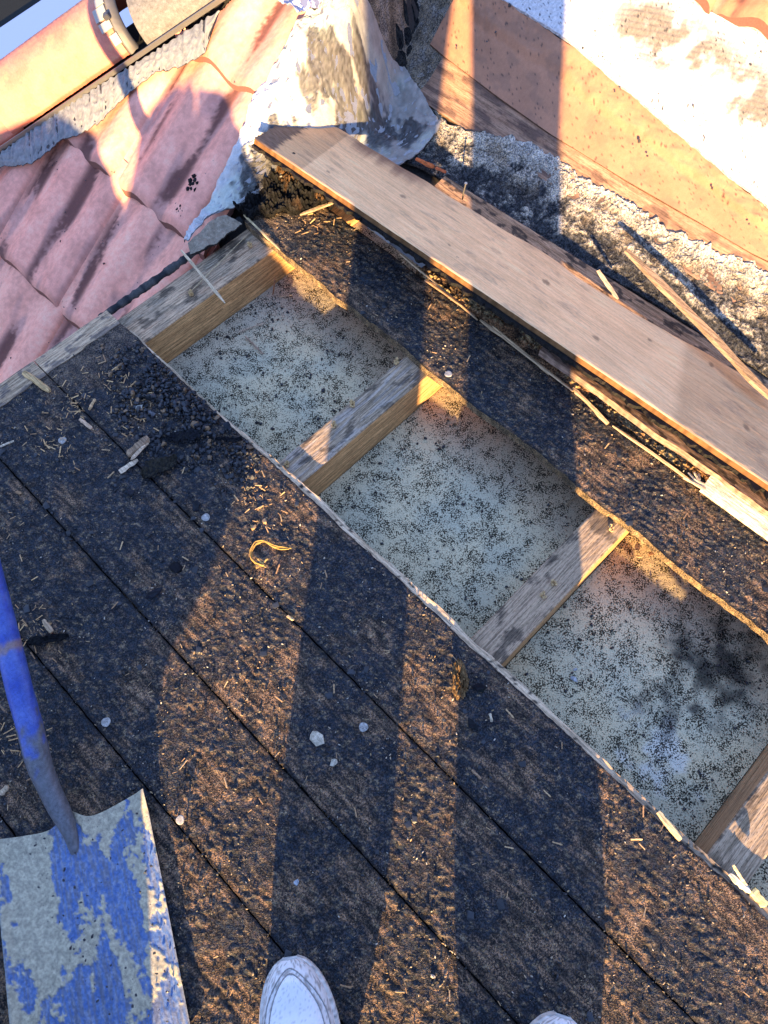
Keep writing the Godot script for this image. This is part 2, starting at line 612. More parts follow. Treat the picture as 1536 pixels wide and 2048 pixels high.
func roof_deck():
	var d := thing("roof_deck")
	structure(d)
	var zs := [[0.5675, 0.75], [0.3757, 0.565], [0.1812, 0.3735], [0.0010, 0.1790], [-0.1850, -0.0016], [-0.3785, -0.1874]]
	var ends := [1.05, 1.05, 1.05, 1.05, 1.05, 1.05]
	for k in zs.size():
		var hole: bool = k == 5
		obj("board", board_mesh(-1.235, ends[k], zs[k][0], zs[k][1], k + 1.0, 0.0, 0.0045 if hole else 0.0, 0.0), mats["tar"], d)
	obj("board", board_mesh(-1.225, 1.05, -0.939, -0.768, 7.0, 0.0, 0.004, 0.008, Color(0.42, 0.31, 0.19)), mats["tar"], d)
	obj("fascia", box(Vector3(-0.09, -0.098, 0.762), Vector3(2.3, 0.155, 0.022), Color(0.2, 0.15, 0.1)), mats["wood"], d)
	obj("fascia", box(Vector3(1.072, -0.098, -0.2), Vector3(0.022, 0.155, 2.0), Color(0.2, 0.15, 0.1)), mats["wood"], d)
	for zz in [0.566, 0.3746, 0.180, -0.0003, -0.1862]:
		obj("batten", box(Vector3(-0.07, -0.034, zz), Vector3(2.28, 0.022, 0.04), Color(0.03, 0.028, 0.026)), mats["wood"], d)
	# pale bare timber strips nailed over the board ends at the eave
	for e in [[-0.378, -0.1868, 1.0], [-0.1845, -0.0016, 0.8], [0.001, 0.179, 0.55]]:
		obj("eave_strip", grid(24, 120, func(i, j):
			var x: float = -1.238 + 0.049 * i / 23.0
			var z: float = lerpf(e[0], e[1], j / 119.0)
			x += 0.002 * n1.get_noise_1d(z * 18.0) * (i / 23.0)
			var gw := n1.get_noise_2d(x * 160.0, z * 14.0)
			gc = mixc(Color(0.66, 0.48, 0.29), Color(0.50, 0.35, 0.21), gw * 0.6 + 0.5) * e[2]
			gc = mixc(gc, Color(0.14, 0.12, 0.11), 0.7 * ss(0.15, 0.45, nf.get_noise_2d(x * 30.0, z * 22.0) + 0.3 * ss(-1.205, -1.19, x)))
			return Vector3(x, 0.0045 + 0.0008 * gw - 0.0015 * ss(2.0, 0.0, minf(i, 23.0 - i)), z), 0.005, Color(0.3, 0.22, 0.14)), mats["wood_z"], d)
	obj("fascia", box(Vector3(-1.226, -0.098, 0.375), Vector3(0.022, 0.15, 0.75), Color(0.2, 0.15, 0.1)), mats["wood"], d)
	# the tongue that the torn-off neighbour left standing along the hole
	obj("tongue", grid(420, 5, func(i, j):
		var x = -1.16 + 2.0 * i / 419.0
		var tn := nf.get_noise_2d(x * 5.0, 77.0)
		var z0 := -0.378 + 0.0045 * (nf.get_noise_2d(x * 4.0, 6.0 * 17.0) + 0.07 * nf.get_noise_2d(x * 34.0, 6.0))
		var wid := (0.005 + 0.010 * ss(-0.92, -0.6, x) * (0.85 + 0.3 * tn))
		var gr := n1.get_noise_2d(x * 14.0, j * 1.7 + 4.0)
		gc = mixc(Color(0.78, 0.58, 0.37), Color(0.60, 0.42, 0.25), gr * 0.5 + 0.5 - 0.3 * tn)
		gc = mixc(gc, Color(0.35, 0.26, 0.17), ss(0.05, 0.3, x))
		if n1.get_noise_2d(x * 45.0, j * 0.5 + 40.0) + 0.7 * nf.get_noise_1d(x * 5.0) > 0.80: gc = Color(0.03, 0.028, 0.026)
		return Vector3(x, -0.0030 + 0.0008 * gr, z0 - wid * (1.0 - j / 4.0) + 0.0035 * (j / 4.0)), 0.007, Color(0.5, 0.38, 0.24)), mats["wood"], d)

# ------------------------------------------------------------------ timber
func timber_col(u: float, v: float, sd: float, fresh: Color, old: Color, grey: float) -> Color:   # u along, v across, metres
	var wob := nf.get_noise_2d(u * 3.0, v * 9.0 + sd) * 0.012
	var ring := sin((v + wob + 0.02 * n1.get_noise_2d(u * 1.3, sd)) * 820.0 + 5.0 * n1.get_noise_2d(u * 2.0, v * 20.0 + sd))
	var fine := n1.get_noise_2d(u * 2.5, v * 60.0 + sd)
	var c := mixc(fresh, old, 0.5 + 0.28 * ring + 0.3 * fine)
	return mixc(c, Color(0.32, 0.25, 0.165) * (1.0 + 0.4 * ring + 0.3 * fine), grey)

# a beam along z: top, and both sides as faces with grain
func beam(x0: float, x1: float, z0: float, z1: float, y1: float, y0: float, sd: float, topc: Callable, sidec: Callable, only_top: bool, half := 1) -> ArrayMesh:
	var prof := []      # round the section
	var rr := 0.003
	var wtop := x1 - x0
	var hgt := y1 - y0
	var nt := int(wtop / 0.0022)
	var nh := int(hgt / 0.003)
	for k in nh + 1: prof.append([x0, y0 + (hgt - rr) * k / float(nh), 1, hgt * k / float(nh)])
	prof.append([x0, y1 - rr, 0, 0.0])
	prof.append([x0 + rr * 0.3, y1 - rr * 0.3, 0, 0.0])
	for k in nt + 1: prof.append([x0 + rr + (wtop - 2 * rr) * k / float(nt), y1, 0, wtop * k / float(nt)])
	prof.append([x1 - rr * 0.3, y1 - rr * 0.3, 0, wtop])
	prof.append([x1, y1 - rr, 0, wtop])
	for k in nh + 1: prof.append([x1, y1 - rr - (hgt - rr) * k / float(nh), 2, hgt * k / float(nh)])
	var ni := int((z1 - z0) / 0.004)
	prof = prof.filter(func(e): return (e[2] == 0) == only_top)
	var left := prof.filter(func(e): return e[2] == 1)
	if not only_top: prof = left if half == 1 else prof.filter(func(e): return e[2] == 2)
	return grid(ni, prof.size(), func(i, j):
		var z: float = z0 + (z1 - z0) * i / (ni - 1.0)
		var q: Array = prof[j]
		var bump := 0.0004 * n1.get_noise_2d(z * 25.0, j * 1.9 + sd)
		if q[2] == 0: gc = topc.call(z, q[3])
		else: gc = sidec.call(z, q[3] + q[2])
		return Vector3(q[0], q[1] + bump, z), 0.0, Color.BLACK, Vector3.DOWN, true)

func joists_and_panels():
	var fresh := Color(0.86, 0.50, 0.21)
	var fresh2 := Color(0.66, 0.35, 0.14)
	var labels := [
		"wide pale timber joist along the eave beside the red tiles",
		"grey weathered timber joist with orange sawn side, nearest the eave joist",
		"grained grey brown joist across the middle of the open roof hole",
		"dark grooved joist at the lower right end of the open roof hole"]
	var xs := [[-1.222, -1.127], [-0.692, -0.623], [-0.166, -0.094], [0.350, 0.422]]
	for k in 4:
		var sd := k * 13.0
		var tops := func(z, v):
			var gk := 0.0
			if k == 0: gk = 0.55 * ss(-0.1, 0.25, nf.get_noise_2d(z * 9.0, v * 20.0)) + (0.35 if v < 0.03 else 0.0)
			elif k == 1: gk = 0.62 + 0.3 * nf.get_noise_2d(z * 6.0, 3.0)
			elif k == 2: gk = 0.45 + 0.2 * nf.get_noise_2d(z * 6.0, 9.0)
			else: gk = 0.7
			var c := timber_col(z, v * (1.0 if k < 3 else 0.6), sd, Color(0.70, 0.49, 0.29), Color(0.42, 0.26, 0.15), clampf(gk, 0.0, 0.9))
			var wh := ss(0.2, 0.45, n1.get_noise_2d(z * 7.0 + 30.0, v * 60.0 + sd))
			if k == 1: c = mixc(c, Color(0.45, 0.42, 0.38), wh * 0.35)
			var tarry := 0.8 * ss(0.28, 0.55, nf.get_noise_2d(z * 9.0 + 3.0, v * 14.0 + sd) + 0.12 * n1.get_noise_2d(z * 80.0, v * 200.0) + 0.3 * ss(-0.68, -0.78, z))
			return mixc(c, Color(0.025, 0.023, 0.022), tarry * 0.85)
		var sides := func(z, v):
			var c := timber_col(z, v, sd + 5.0, fresh, fresh2, 0.0 if k < 2 else (0.15 if k == 2 else 0.55))
			return c * (0.9 + 0.25 * nf.get_noise_2d(z * 8.0, v * 30.0))
		var o := thing("joist", labels[k], "joist")
		obj("top_face", beam(xs[k][0], xs[k][1], -1.2, 0.0, -DECK_T - 0.001, -0.16, sd, tops, sides, true), mats["wood_z"], o)
		for side in [1, 2]: obj("side_face", beam(xs[k][0], xs[k][1], -1.2, 0.0, -DECK_T - 0.001, -0.16, sd, tops, sides, false, side), mats["wood"], o)
	# a thin fillet nailed along the eave joist, and the black sealing cord beside it
	var dk := obj("sealing_strip", tube(resample([Vector3(-1.245, -0.014, -0.36), Vector3(-1.243, -0.012, -0.5), Vector3(-1.244, -0.011, -0.62), Vector3(-1.240, -0.006, -0.77)], 60), range(60).map(func(i): return 0.0085 + 0.002 * n1.get_noise_1d(i * 0.35)), func(s, t): return Color(0.035, 0.037, 0.04) if n1.get_noise_1d(s * 14.0 + 3.0) < 0.1 else Color(0.09, 0.088, 0.085), 10), mats["dull"])
	tag(dk, "black rubber sealing strip lying along the eave between joist and tiles", "sealing strip")
	var panel_labels := [
		"speckled grey green insulation panel in the bay beside the eave joist",
		"speckled insulation panel in the second bay, in the middle of the hole",
		"heavily blackened insulation panel with a pale blue patch in the third bay",
		"insulation panel beyond the last joist at the right edge of the hole"]
	var bays := [[-1.127, -0.692], [-0.623, -0.166], [-0.094, 0.350], [0.422, 1.05]]
	for k in 4:
		var x0: float = bays[k][0] + 0.0015
		var x1: float = bays[k][1] - 0.0015
		var ni := int((x1 - x0) / 0.0036)
		var nj := int(0.85 / 0.0036)
		var o := obj("insulation_panel", grid(ni, nj, func(i, j):
			var x: float = x0 + (x1 - x0) * i / (ni - 1.0)
			var z: float = -1.05 + 0.85 * j / (nj - 1.0)
			var a := nf.get_noise_2d(x * 5.0 + 4.0, z * 5.0)
			var sp := nm.get_noise_2d(x * 60.0, z * 60.0)
			var c := mixc(Color(0.68, 0.56, 0.335), Color(0.56, 0.505, 0.335), a + 0.5)
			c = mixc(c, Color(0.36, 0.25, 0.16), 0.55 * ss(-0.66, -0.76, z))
			var dens := 0.0
			if k == 2: dens = 0.16
			if k == 1: dens = 0.05 + 0.3 * ss(-0.32, -0.18, x) * ss(-0.55, -0.7, z)
			var grit := (1.0 if k == 2 else 0.12) * ss(0.55 - dens, 0.95 - dens, 0.4 * a + 0.4 * nf.get_noise_2d(x * 22.0 + 7.0, z * 22.0))
			c = mixc(c, Color(0.020, 0.021, 0.023), grit * 0.9)
			if k == 2:
				var pale := Vector3(0.2187, -0.125, -0.5117)
				var dark := Vector3(0.1973, -0.125, -0.7136)
				var wob := 0.07 * nf.get_noise_2d(x * 14.0, z * 14.0)
				c = mixc(c, Color(0.72, 0.69, 0.58), 0.7 * ss(0.075, 0.015, Vector2(x - pale.x, (z - pale.z) * 1.2).length() + wob) * (1.0 - 0.6 * grit))
				c = mixc(c, Color(0.020, 0.020, 0.020), 0.9 * ss(0.13, 0.01, Vector2(x - dark.x, z - dark.z).length() + wob))
				c = mixc(c, Color(0.05, 0.045, 0.04), 0.6 * ss(0.06, 0.0, Vector2(x - dark.x + 0.02, z - dark.z - 0.13).length() + wob))
			if k == 0: c = mixc(c, Color(0.40, 0.34, 0.28), 0.4 * ss(-0.95, -1.1, x))
			gc = c
			return Vector3(x, -0.125 + 0.0006 * sp + grit * 0.0007, z), 0.05, Color(0.4, 0.38, 0.3)), mats["panel"])
		tag(o, panel_labels[k], "insulation panel")

# ------------------------------------------------------------------ the tiled roof on the left
func hip_left(p: Vector3) -> float:      # positive on this side of the hip line, in plan
	var a := Vector3(-2.031, -0.1493, -0.5425)
	var b := Vector3(-1.573, 0.232, -1.078)
	var d := Vector2(b.x - a.x, b.z - a.z).normalized()
	return Vector2(p.x - a.x, p.z - a.z).dot(Vector2(-d.y, d.x))

func tile_mesh(seam: float, nose: float, width: float, plane: Callable, sd: float, cut: Callable, tint: Color, pitch: float) -> ArrayMesh:
	var nu := 62
	var nv := 74
	var run := 0.345 if pitch > 0.0 else 0.345
	var p := PackedVector3Array(); var c := PackedColorArray()
	var keep := PackedByteArray()
	for i in nu:
		for j in nv:
			var u: float = width * i / (nu - 1.0)                 # from the right seam leftwards
			var v: float = run * j / (nv - 1.0)                   # up the slope, in plan
			var x := seam - u
			var z := nose - v
			var wv := cos(TAU * (u - 0.046) / 0.153)
			var y: float = plane.call(z) + 0.0125 * wv - 0.078 * v
			if u < 0.014: y -= 0.013 * (1.0 - sqrt(clampf(1.0 - pow((0.014 - u) / 0.014, 2.0), 0.0, 1.0)))
			if u > width - 0.03: y -= 0.010 * ss(width - 0.03, width - 0.012, u)
			if v < 0.014: y -= 0.009 * pow((0.014 - v) / 0.014, 2.0)
			y += 0.0005 * n1.get_noise_2d(x * 60.0, z * 60.0)
			var st := n1.get_noise_2d(x * 16.0 + sd, z * 5.0) * 0.6
			var gr := nm.get_noise_2d(x * 50.0, z * 50.0 + sd)
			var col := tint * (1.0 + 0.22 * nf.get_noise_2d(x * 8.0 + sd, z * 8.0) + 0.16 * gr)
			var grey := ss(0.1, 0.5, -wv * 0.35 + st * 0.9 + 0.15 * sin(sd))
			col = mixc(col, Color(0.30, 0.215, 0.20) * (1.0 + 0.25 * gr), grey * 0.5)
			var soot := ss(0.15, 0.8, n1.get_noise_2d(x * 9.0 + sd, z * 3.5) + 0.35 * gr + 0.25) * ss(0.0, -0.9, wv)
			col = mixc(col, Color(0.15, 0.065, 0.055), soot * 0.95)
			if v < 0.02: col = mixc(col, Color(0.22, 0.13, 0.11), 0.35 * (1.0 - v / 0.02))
			col.a = 1.0
			p.append(Vector3(x, y, z)); c.append(col)
			keep.append(1 if cut.call(Vector3(x, y, z)) else 0)
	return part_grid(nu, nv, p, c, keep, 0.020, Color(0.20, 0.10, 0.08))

func part_grid(ni: int, nj: int, p: PackedVector3Array, c: PackedColorArray, keep: PackedByteArray, skirt: float, side: Color) -> ArrayMesh:
	var n := PackedVector3Array(); n.resize(p.size())
	for i in ni:
		for j in nj:
			var du := p[mini(i + 1, ni - 1) * nj + j] - p[maxi(i - 1, 0) * nj + j]
			var dv := p[i * nj + mini(j + 1, nj - 1)] - p[i * nj + maxi(j - 1, 0)]
			var q := du.cross(dv).normalized()
			n[i * nj + j] = q if q.y > 0 else -q
	var idx := PackedInt32Array()
	var quad := func(a, b): return keep[a] and keep[b] and keep[a + 1] and keep[b + 1]
	for i in ni - 1:
		for j in nj - 1:
			var a := i * nj + j
			var b := a + nj
			if not quad.call(a, b): continue
			for w in [a, b, a + 1, a + 1, b, b + 1]: idx.append(w)
			var sides := []
			if i == 0 or not quad.call(a - nj, a): sides.append([a, a + 1])
			if i == ni - 2 or not quad.call(b, b + nj): sides.append([b, b + 1])
			if j == 0 or not quad.call(a - 1, b - 1): sides.append([a, b])
			if j == nj - 2 or not quad.call(a + 1, b + 1): sides.append([a + 1, b + 1])
			for s in sides:
				var q0 := p[s[0]]
				var q1 := p[s[1]]
				var nn := (q1 - q0).cross(Vector3.DOWN).normalized()
				if nn.dot(q0 - (p[a] + p[b + 1]) * 0.5) < 0.0: nn = -nn
				var b0 := p.size()
				for q in [q0, q1, q0 + Vector3.DOWN * skirt, q1 + Vector3.DOWN * skirt]:
					p.append(q); n.append(nn); c.append(side)
				for w in [0, 1, 2, 1, 3, 2]: idx.append(b0 + w)
	if idx.is_empty(): return null
	return arrays(p, n, c, idx)

func tiled_roof():
	var t := thing("tiled_roof", "weathered red wavy concrete tiles sloping away at the left", "tiled roof")
	var w := 0.306
	var rows := [[-1.260, -1.62], [-0.963, -1.640], [-0.666, -1.640], [-0.369, -1.598], [-0.072, -1.575], [0.225, -1.56], [0.52, -1.56]]
	var plane := func(z): return tile_y(z) + 0.006
	var cut := func(q): return hip_left(q) > 0.0 and q.x < -1.268 - 0.05 * ss(-0.72, -1.05, q.z) and q.z > -1.30
	var tints := [Color(0.94, 0.42, 0.30), Color(0.86, 0.395, 0.29), Color(0.98, 0.45, 0.315)]
	var k := 0
	for r in rows:
		for col in range(-2, 3):
			k += 1
			var seam: float = r[1] - w * col + 0.0
			if seam < -2.6: continue
			var nose: float = r[0]
			var any := false
			for q in [Vector3(seam, 0, nose), Vector3(seam - w, 0, nose), Vector3(seam, 0, nose - 0.34), Vector3(seam - w, 0, nose - 0.34), Vector3(seam - w * 0.5, 0, nose - 0.17)]:
				if cut.call(q): any = true
			if not any: continue
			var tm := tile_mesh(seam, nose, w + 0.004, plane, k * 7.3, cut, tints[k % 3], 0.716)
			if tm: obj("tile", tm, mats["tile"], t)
	var under := obj("roof_underlay", grid(14, 70, func(i, j):
		gc = Color(0.05, 0.05, 0.05)
		var z = -1.25 + 2.3 * j / 69.0
		var left = -1.95 - 0.853 * (z + 0.52)
		var x: float = lerpf(left, -1.33, i / 9.0) if i < 10 else -1.33 + 0.045 * (i - 9)
		return Vector3(x, minf(tile_y(z) - 0.075, roof_y(x, z) - 0.045), z)), mats["dull"])
	structure(under)

# ------------------------------------------------------------------ the hip with its ridge tiles, roll and clip
func hip():
	var a := Vector3(-2.002, -0.1273, -0.5345)
	var b := Vector3(-1.548, 0.2503, -1.06)
	var d := (b - a).normalized()
	var away := d.cross(Vector3.UP).normalized()
	if away.dot(F_DIR - R_DIR) < 0.0: away = -away
	var up := away.cross(d).normalized()
	if up.y < 0.0: up = -up
	var end := (Vector3(-1.721, 0.111, -0.864) - a).dot(d)
	var shell := func(s0: float, s1: float, r: float, off: float, lift: float, colf: Callable, ni: int, nj: int, taper: float):
		return grid(ni, nj, func(i, j):
			var s: float = lerpf(s0, s1, i / (ni - 1.0))
			var ph: float = PI * j / (nj - 1.0)
			var rr = r * (1.0 - taper * i / (ni - 1.0))
			var q = a + d * s + away * (off + r - rr * cos(ph)) + up * (lift + rr * 0.86 * sin(ph))
			gc = colf.call(s, ph)
			return q + up * 0.0006 * n1.get_noise_2d(s * 90.0, ph * 12.0), 0.0, Color.BLACK, Vector3.DOWN)
	var tilec := func(s, ph):
		var st := nf.get_noise_2d(s * 9.0, ph * 1.2)
		var c := Color(0.66, 0.25, 0.18) * (1.0 + 0.2 * st + 0.06 * n1.get_noise_2d(s * 300.0, ph * 40.0))
		c = mixc(c, Color(0.60, 0.34, 0.20), 0.5 * ss(0.12, 0.4, nf.get_noise_2d(s * 10.0 + 9.0, ph * 1.5)))
		c.a = 1.0
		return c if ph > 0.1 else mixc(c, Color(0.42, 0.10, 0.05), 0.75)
	var ht := thing("hip_tile", "orange half round hip tile with a crack of shade under its edge", "roof tile")
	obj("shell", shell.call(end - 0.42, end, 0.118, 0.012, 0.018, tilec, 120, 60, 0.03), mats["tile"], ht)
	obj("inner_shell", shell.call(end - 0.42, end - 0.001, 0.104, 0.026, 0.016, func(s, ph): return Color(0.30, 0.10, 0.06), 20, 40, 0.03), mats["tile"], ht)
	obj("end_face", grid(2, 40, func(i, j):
		var ph = PI * j / 39.0
		var rr := 0.1145 if i == 0 else 0.100
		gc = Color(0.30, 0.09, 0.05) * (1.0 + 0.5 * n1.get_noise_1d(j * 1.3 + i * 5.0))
		return a + d * end + away * (0.012 + 0.118 - rr * cos(ph)) + up * (0.018 + rr * 0.86 * sin(ph))), mats["tile"], ht)
	var ht2 := thing("hip_tile", "lower orange hip tile running out at the left picture edge", "roof tile")
	obj("shell", shell.call(end - 0.86, end - 0.39, 0.106, 0.024, 0.004, tilec, 100, 50, -0.02), mats["tile"], ht2)
	var gt := thing("hip_tile", "bare grey hip tile above the clip, set back in dark shade", "roof tile")
	var greyc := func(s, ph):
		return Color(0.20, 0.195, 0.19) * (1.0 + 0.25 * nf.get_noise_2d(s * 20.0, ph * 6.0) + 0.1 * n1.get_noise_2d(s * 300.0, ph * 60.0))
	obj("shell", shell.call(end + 0.052, end + 0.55, 0.098, 0.018, 0.006, greyc, 110, 56, 0.0), mats["dull"], gt)
	obj("end_face", grid(2, 30, func(i, j):
		var ph = PI * j / 29.0
		var rr = 0.098 - 0.016 * i
		gc = Color(0.03, 0.03, 0.03)
		return a + d * (end + 0.052) + away * (0.018 + 0.098 - rr * cos(ph)) + up * (0.006 + rr * 0.86 * sin(ph))), mats["dull"], gt)
	# the clip that holds the end of the orange tile: a band over the arc with three hooked tabs
	var cl := thing("hip_clip", "grey stepped plastic clip gripping the end of the orange hip tile", "clip")
	var grey := Color(0.27, 0.255, 0.23)
	obj("band", grid(6, 50, func(i, j):
		var ph = PI * j / 49.0
		var s = end + [0.004, 0.004, 0.012, 0.020, 0.028, 0.028][i]
		var rr: float = 0.116 + [-0.012, 0.004, 0.0045, -0.002, -0.002, -0.014][i]
		gc = grey * 0.45 * (1.0 + 0.12 * n1.get_noise_2d(i * 2.0, j * 0.4)) * (0.55 if i > 2 else 1.0)
		return a + d * s + away * (0.012 + 0.118 - rr * cos(ph)) + up * (0.018 + rr * 0.86 * sin(ph))), mats["plastic"], cl)
	for tb in [[0.42, 0.024, 0.022, -0.008], [0.72, 0.02, 0.034, -0.016], [0.98, 0.03, 0.036, -0.018], [1.22, 0.02, 0.026, -0.012], [1.6, 0.03, 0.034, -0.016], [2.1, 0.024, 0.03, -0.014]]:
		var ph: float = tb[0]
		var rr := 0.1225
		var q = a + d * (end + tb[3] + 0.006) + away * (0.13 - rr * cos(ph)) + up * (0.018 + rr * 0.86 * sin(ph))
		var nn := (up * sin(ph) - away * cos(ph)).normalized()
		obj("tab", box(q, Vector3(tb[2], 0.005, tb[1]), grey * 1.05, Basis(d, nn, d.cross(nn))), mats["plastic"], cl)
	obj("bolt", box(a + d * (end + 0.006) + away * (0.13 - 0.126 * cos(0.86)) + up * (0.018 + 0.126 * 0.86 * sin(0.86)), Vector3(0.016, 0.014, 0.016), Color(0.03, 0.035, 0.045), Basis(d, up, d.cross(up))), mats["plastic"], cl)
	# the thin batten edge and the crimped roll below it
	var ed := obj("hip_batten_edge", box(a + d * 0.45 + away * 0.004 + up * 0.010, Vector3(1.9, 0.012, 0.0035), Color(0.22, 0.215, 0.21), Basis(d, up, d.cross(up))), mats["metal"])
	tag(ed, "thin straight metal edge strip running along under the hip tiles", "metal strip")
	var dark := obj("hip_board", box(a + d * 0.2 + away * 0.12 + up * -0.03, Vector3(1.6, 0.05, 0.16), Color(0.02, 0.02, 0.022), Basis(d, up, d.cross(up))), mats["dull"])
	tag(dark, "dark timber hip board in the gap beneath the hip tiles", "board")
	var upper := [Vector3(-2.064, -0.1823, -0.4489), Vector3(-1.998, -0.12, -0.5362), Vector3(-1.892, -0.0247, -0.6702), Vector3(-1.784, 0.0597, -0.7858), Vector3(-1.688, 0.133, -0.8958), Vector3(-1.595, 0.2063, -0.9976), Vector3(-1.556, 0.2357, -1.033)]
	var lower := [Vector3(-2.063, -0.2043, -0.4359), Vector3(-1.988, -0.1457, -0.516), Vector3(-1.89, -0.109, -0.5681), Vector3(-1.854, -0.076, -0.6196), Vector3(-1.834, -0.0503, -0.6506), Vector3(-1.781, -0.0247, -0.6861), Vector3(-1.74, 0.0083, -0.7328), Vector3(-1.72, 0.0413, -0.7828), Vector3(-1.693, 0.0743, -0.8276), Vector3(-1.654, 0.111, -0.8799), Vector3(-1.587, 0.1403, -0.9205), Vector3(-1.545, 0.1733, -0.9623), Vector3(-1.562, 0.199, -1.005)]
	var roll := obj("crimped_flashing", loft(upper, lower, 420, 26, func(q, s, t):
		var cr := sin(s * 250.0 + 3.0 * nf.get_noise_1d(s * 9.0) + t * 2.0) * (0.35 + 0.65 * ss(-0.3, 0.3, nf.get_noise_1d(s * 14.0)))
		var f := nf.get_noise_2d(s * 30.0, t * 3.0)
		gc = Color(0.19, 0.20, 0.21) * (1.0 + 0.35 * f)
		gc = mixc(gc, Color(0.36, 0.36, 0.35), 0.35 * ss(0.0, 0.5, nf.get_noise_2d(s * 60.0, t * 8.0)))
		var q2: Vector3 = q + d * (0.004 * f * t)
		q2.y += 0.0034 * cr * (1.0 - 0.75 * t) + 0.006 * sin(PI * t) + 0.004 * f * t
		return q2, 0.002, Color(0.06, 0.06, 0.06)), mats["sheet"])
	tag(roll, "grey crimped lead strip with scalloped lower edge between hip tiles and red tiles", "flashing")

# ------------------------------------------------------------------ valley sheets and the upstand
func near_spot(p: Vector3, q: Vector3, r: float) -> float:
	return ss(r, r * 0.35, Vector2(p.x - q.x, p.z - q.z).length() + 0.35 * r * nf.get_noise_2d(p.x * 25.0, p.z * 25.0))

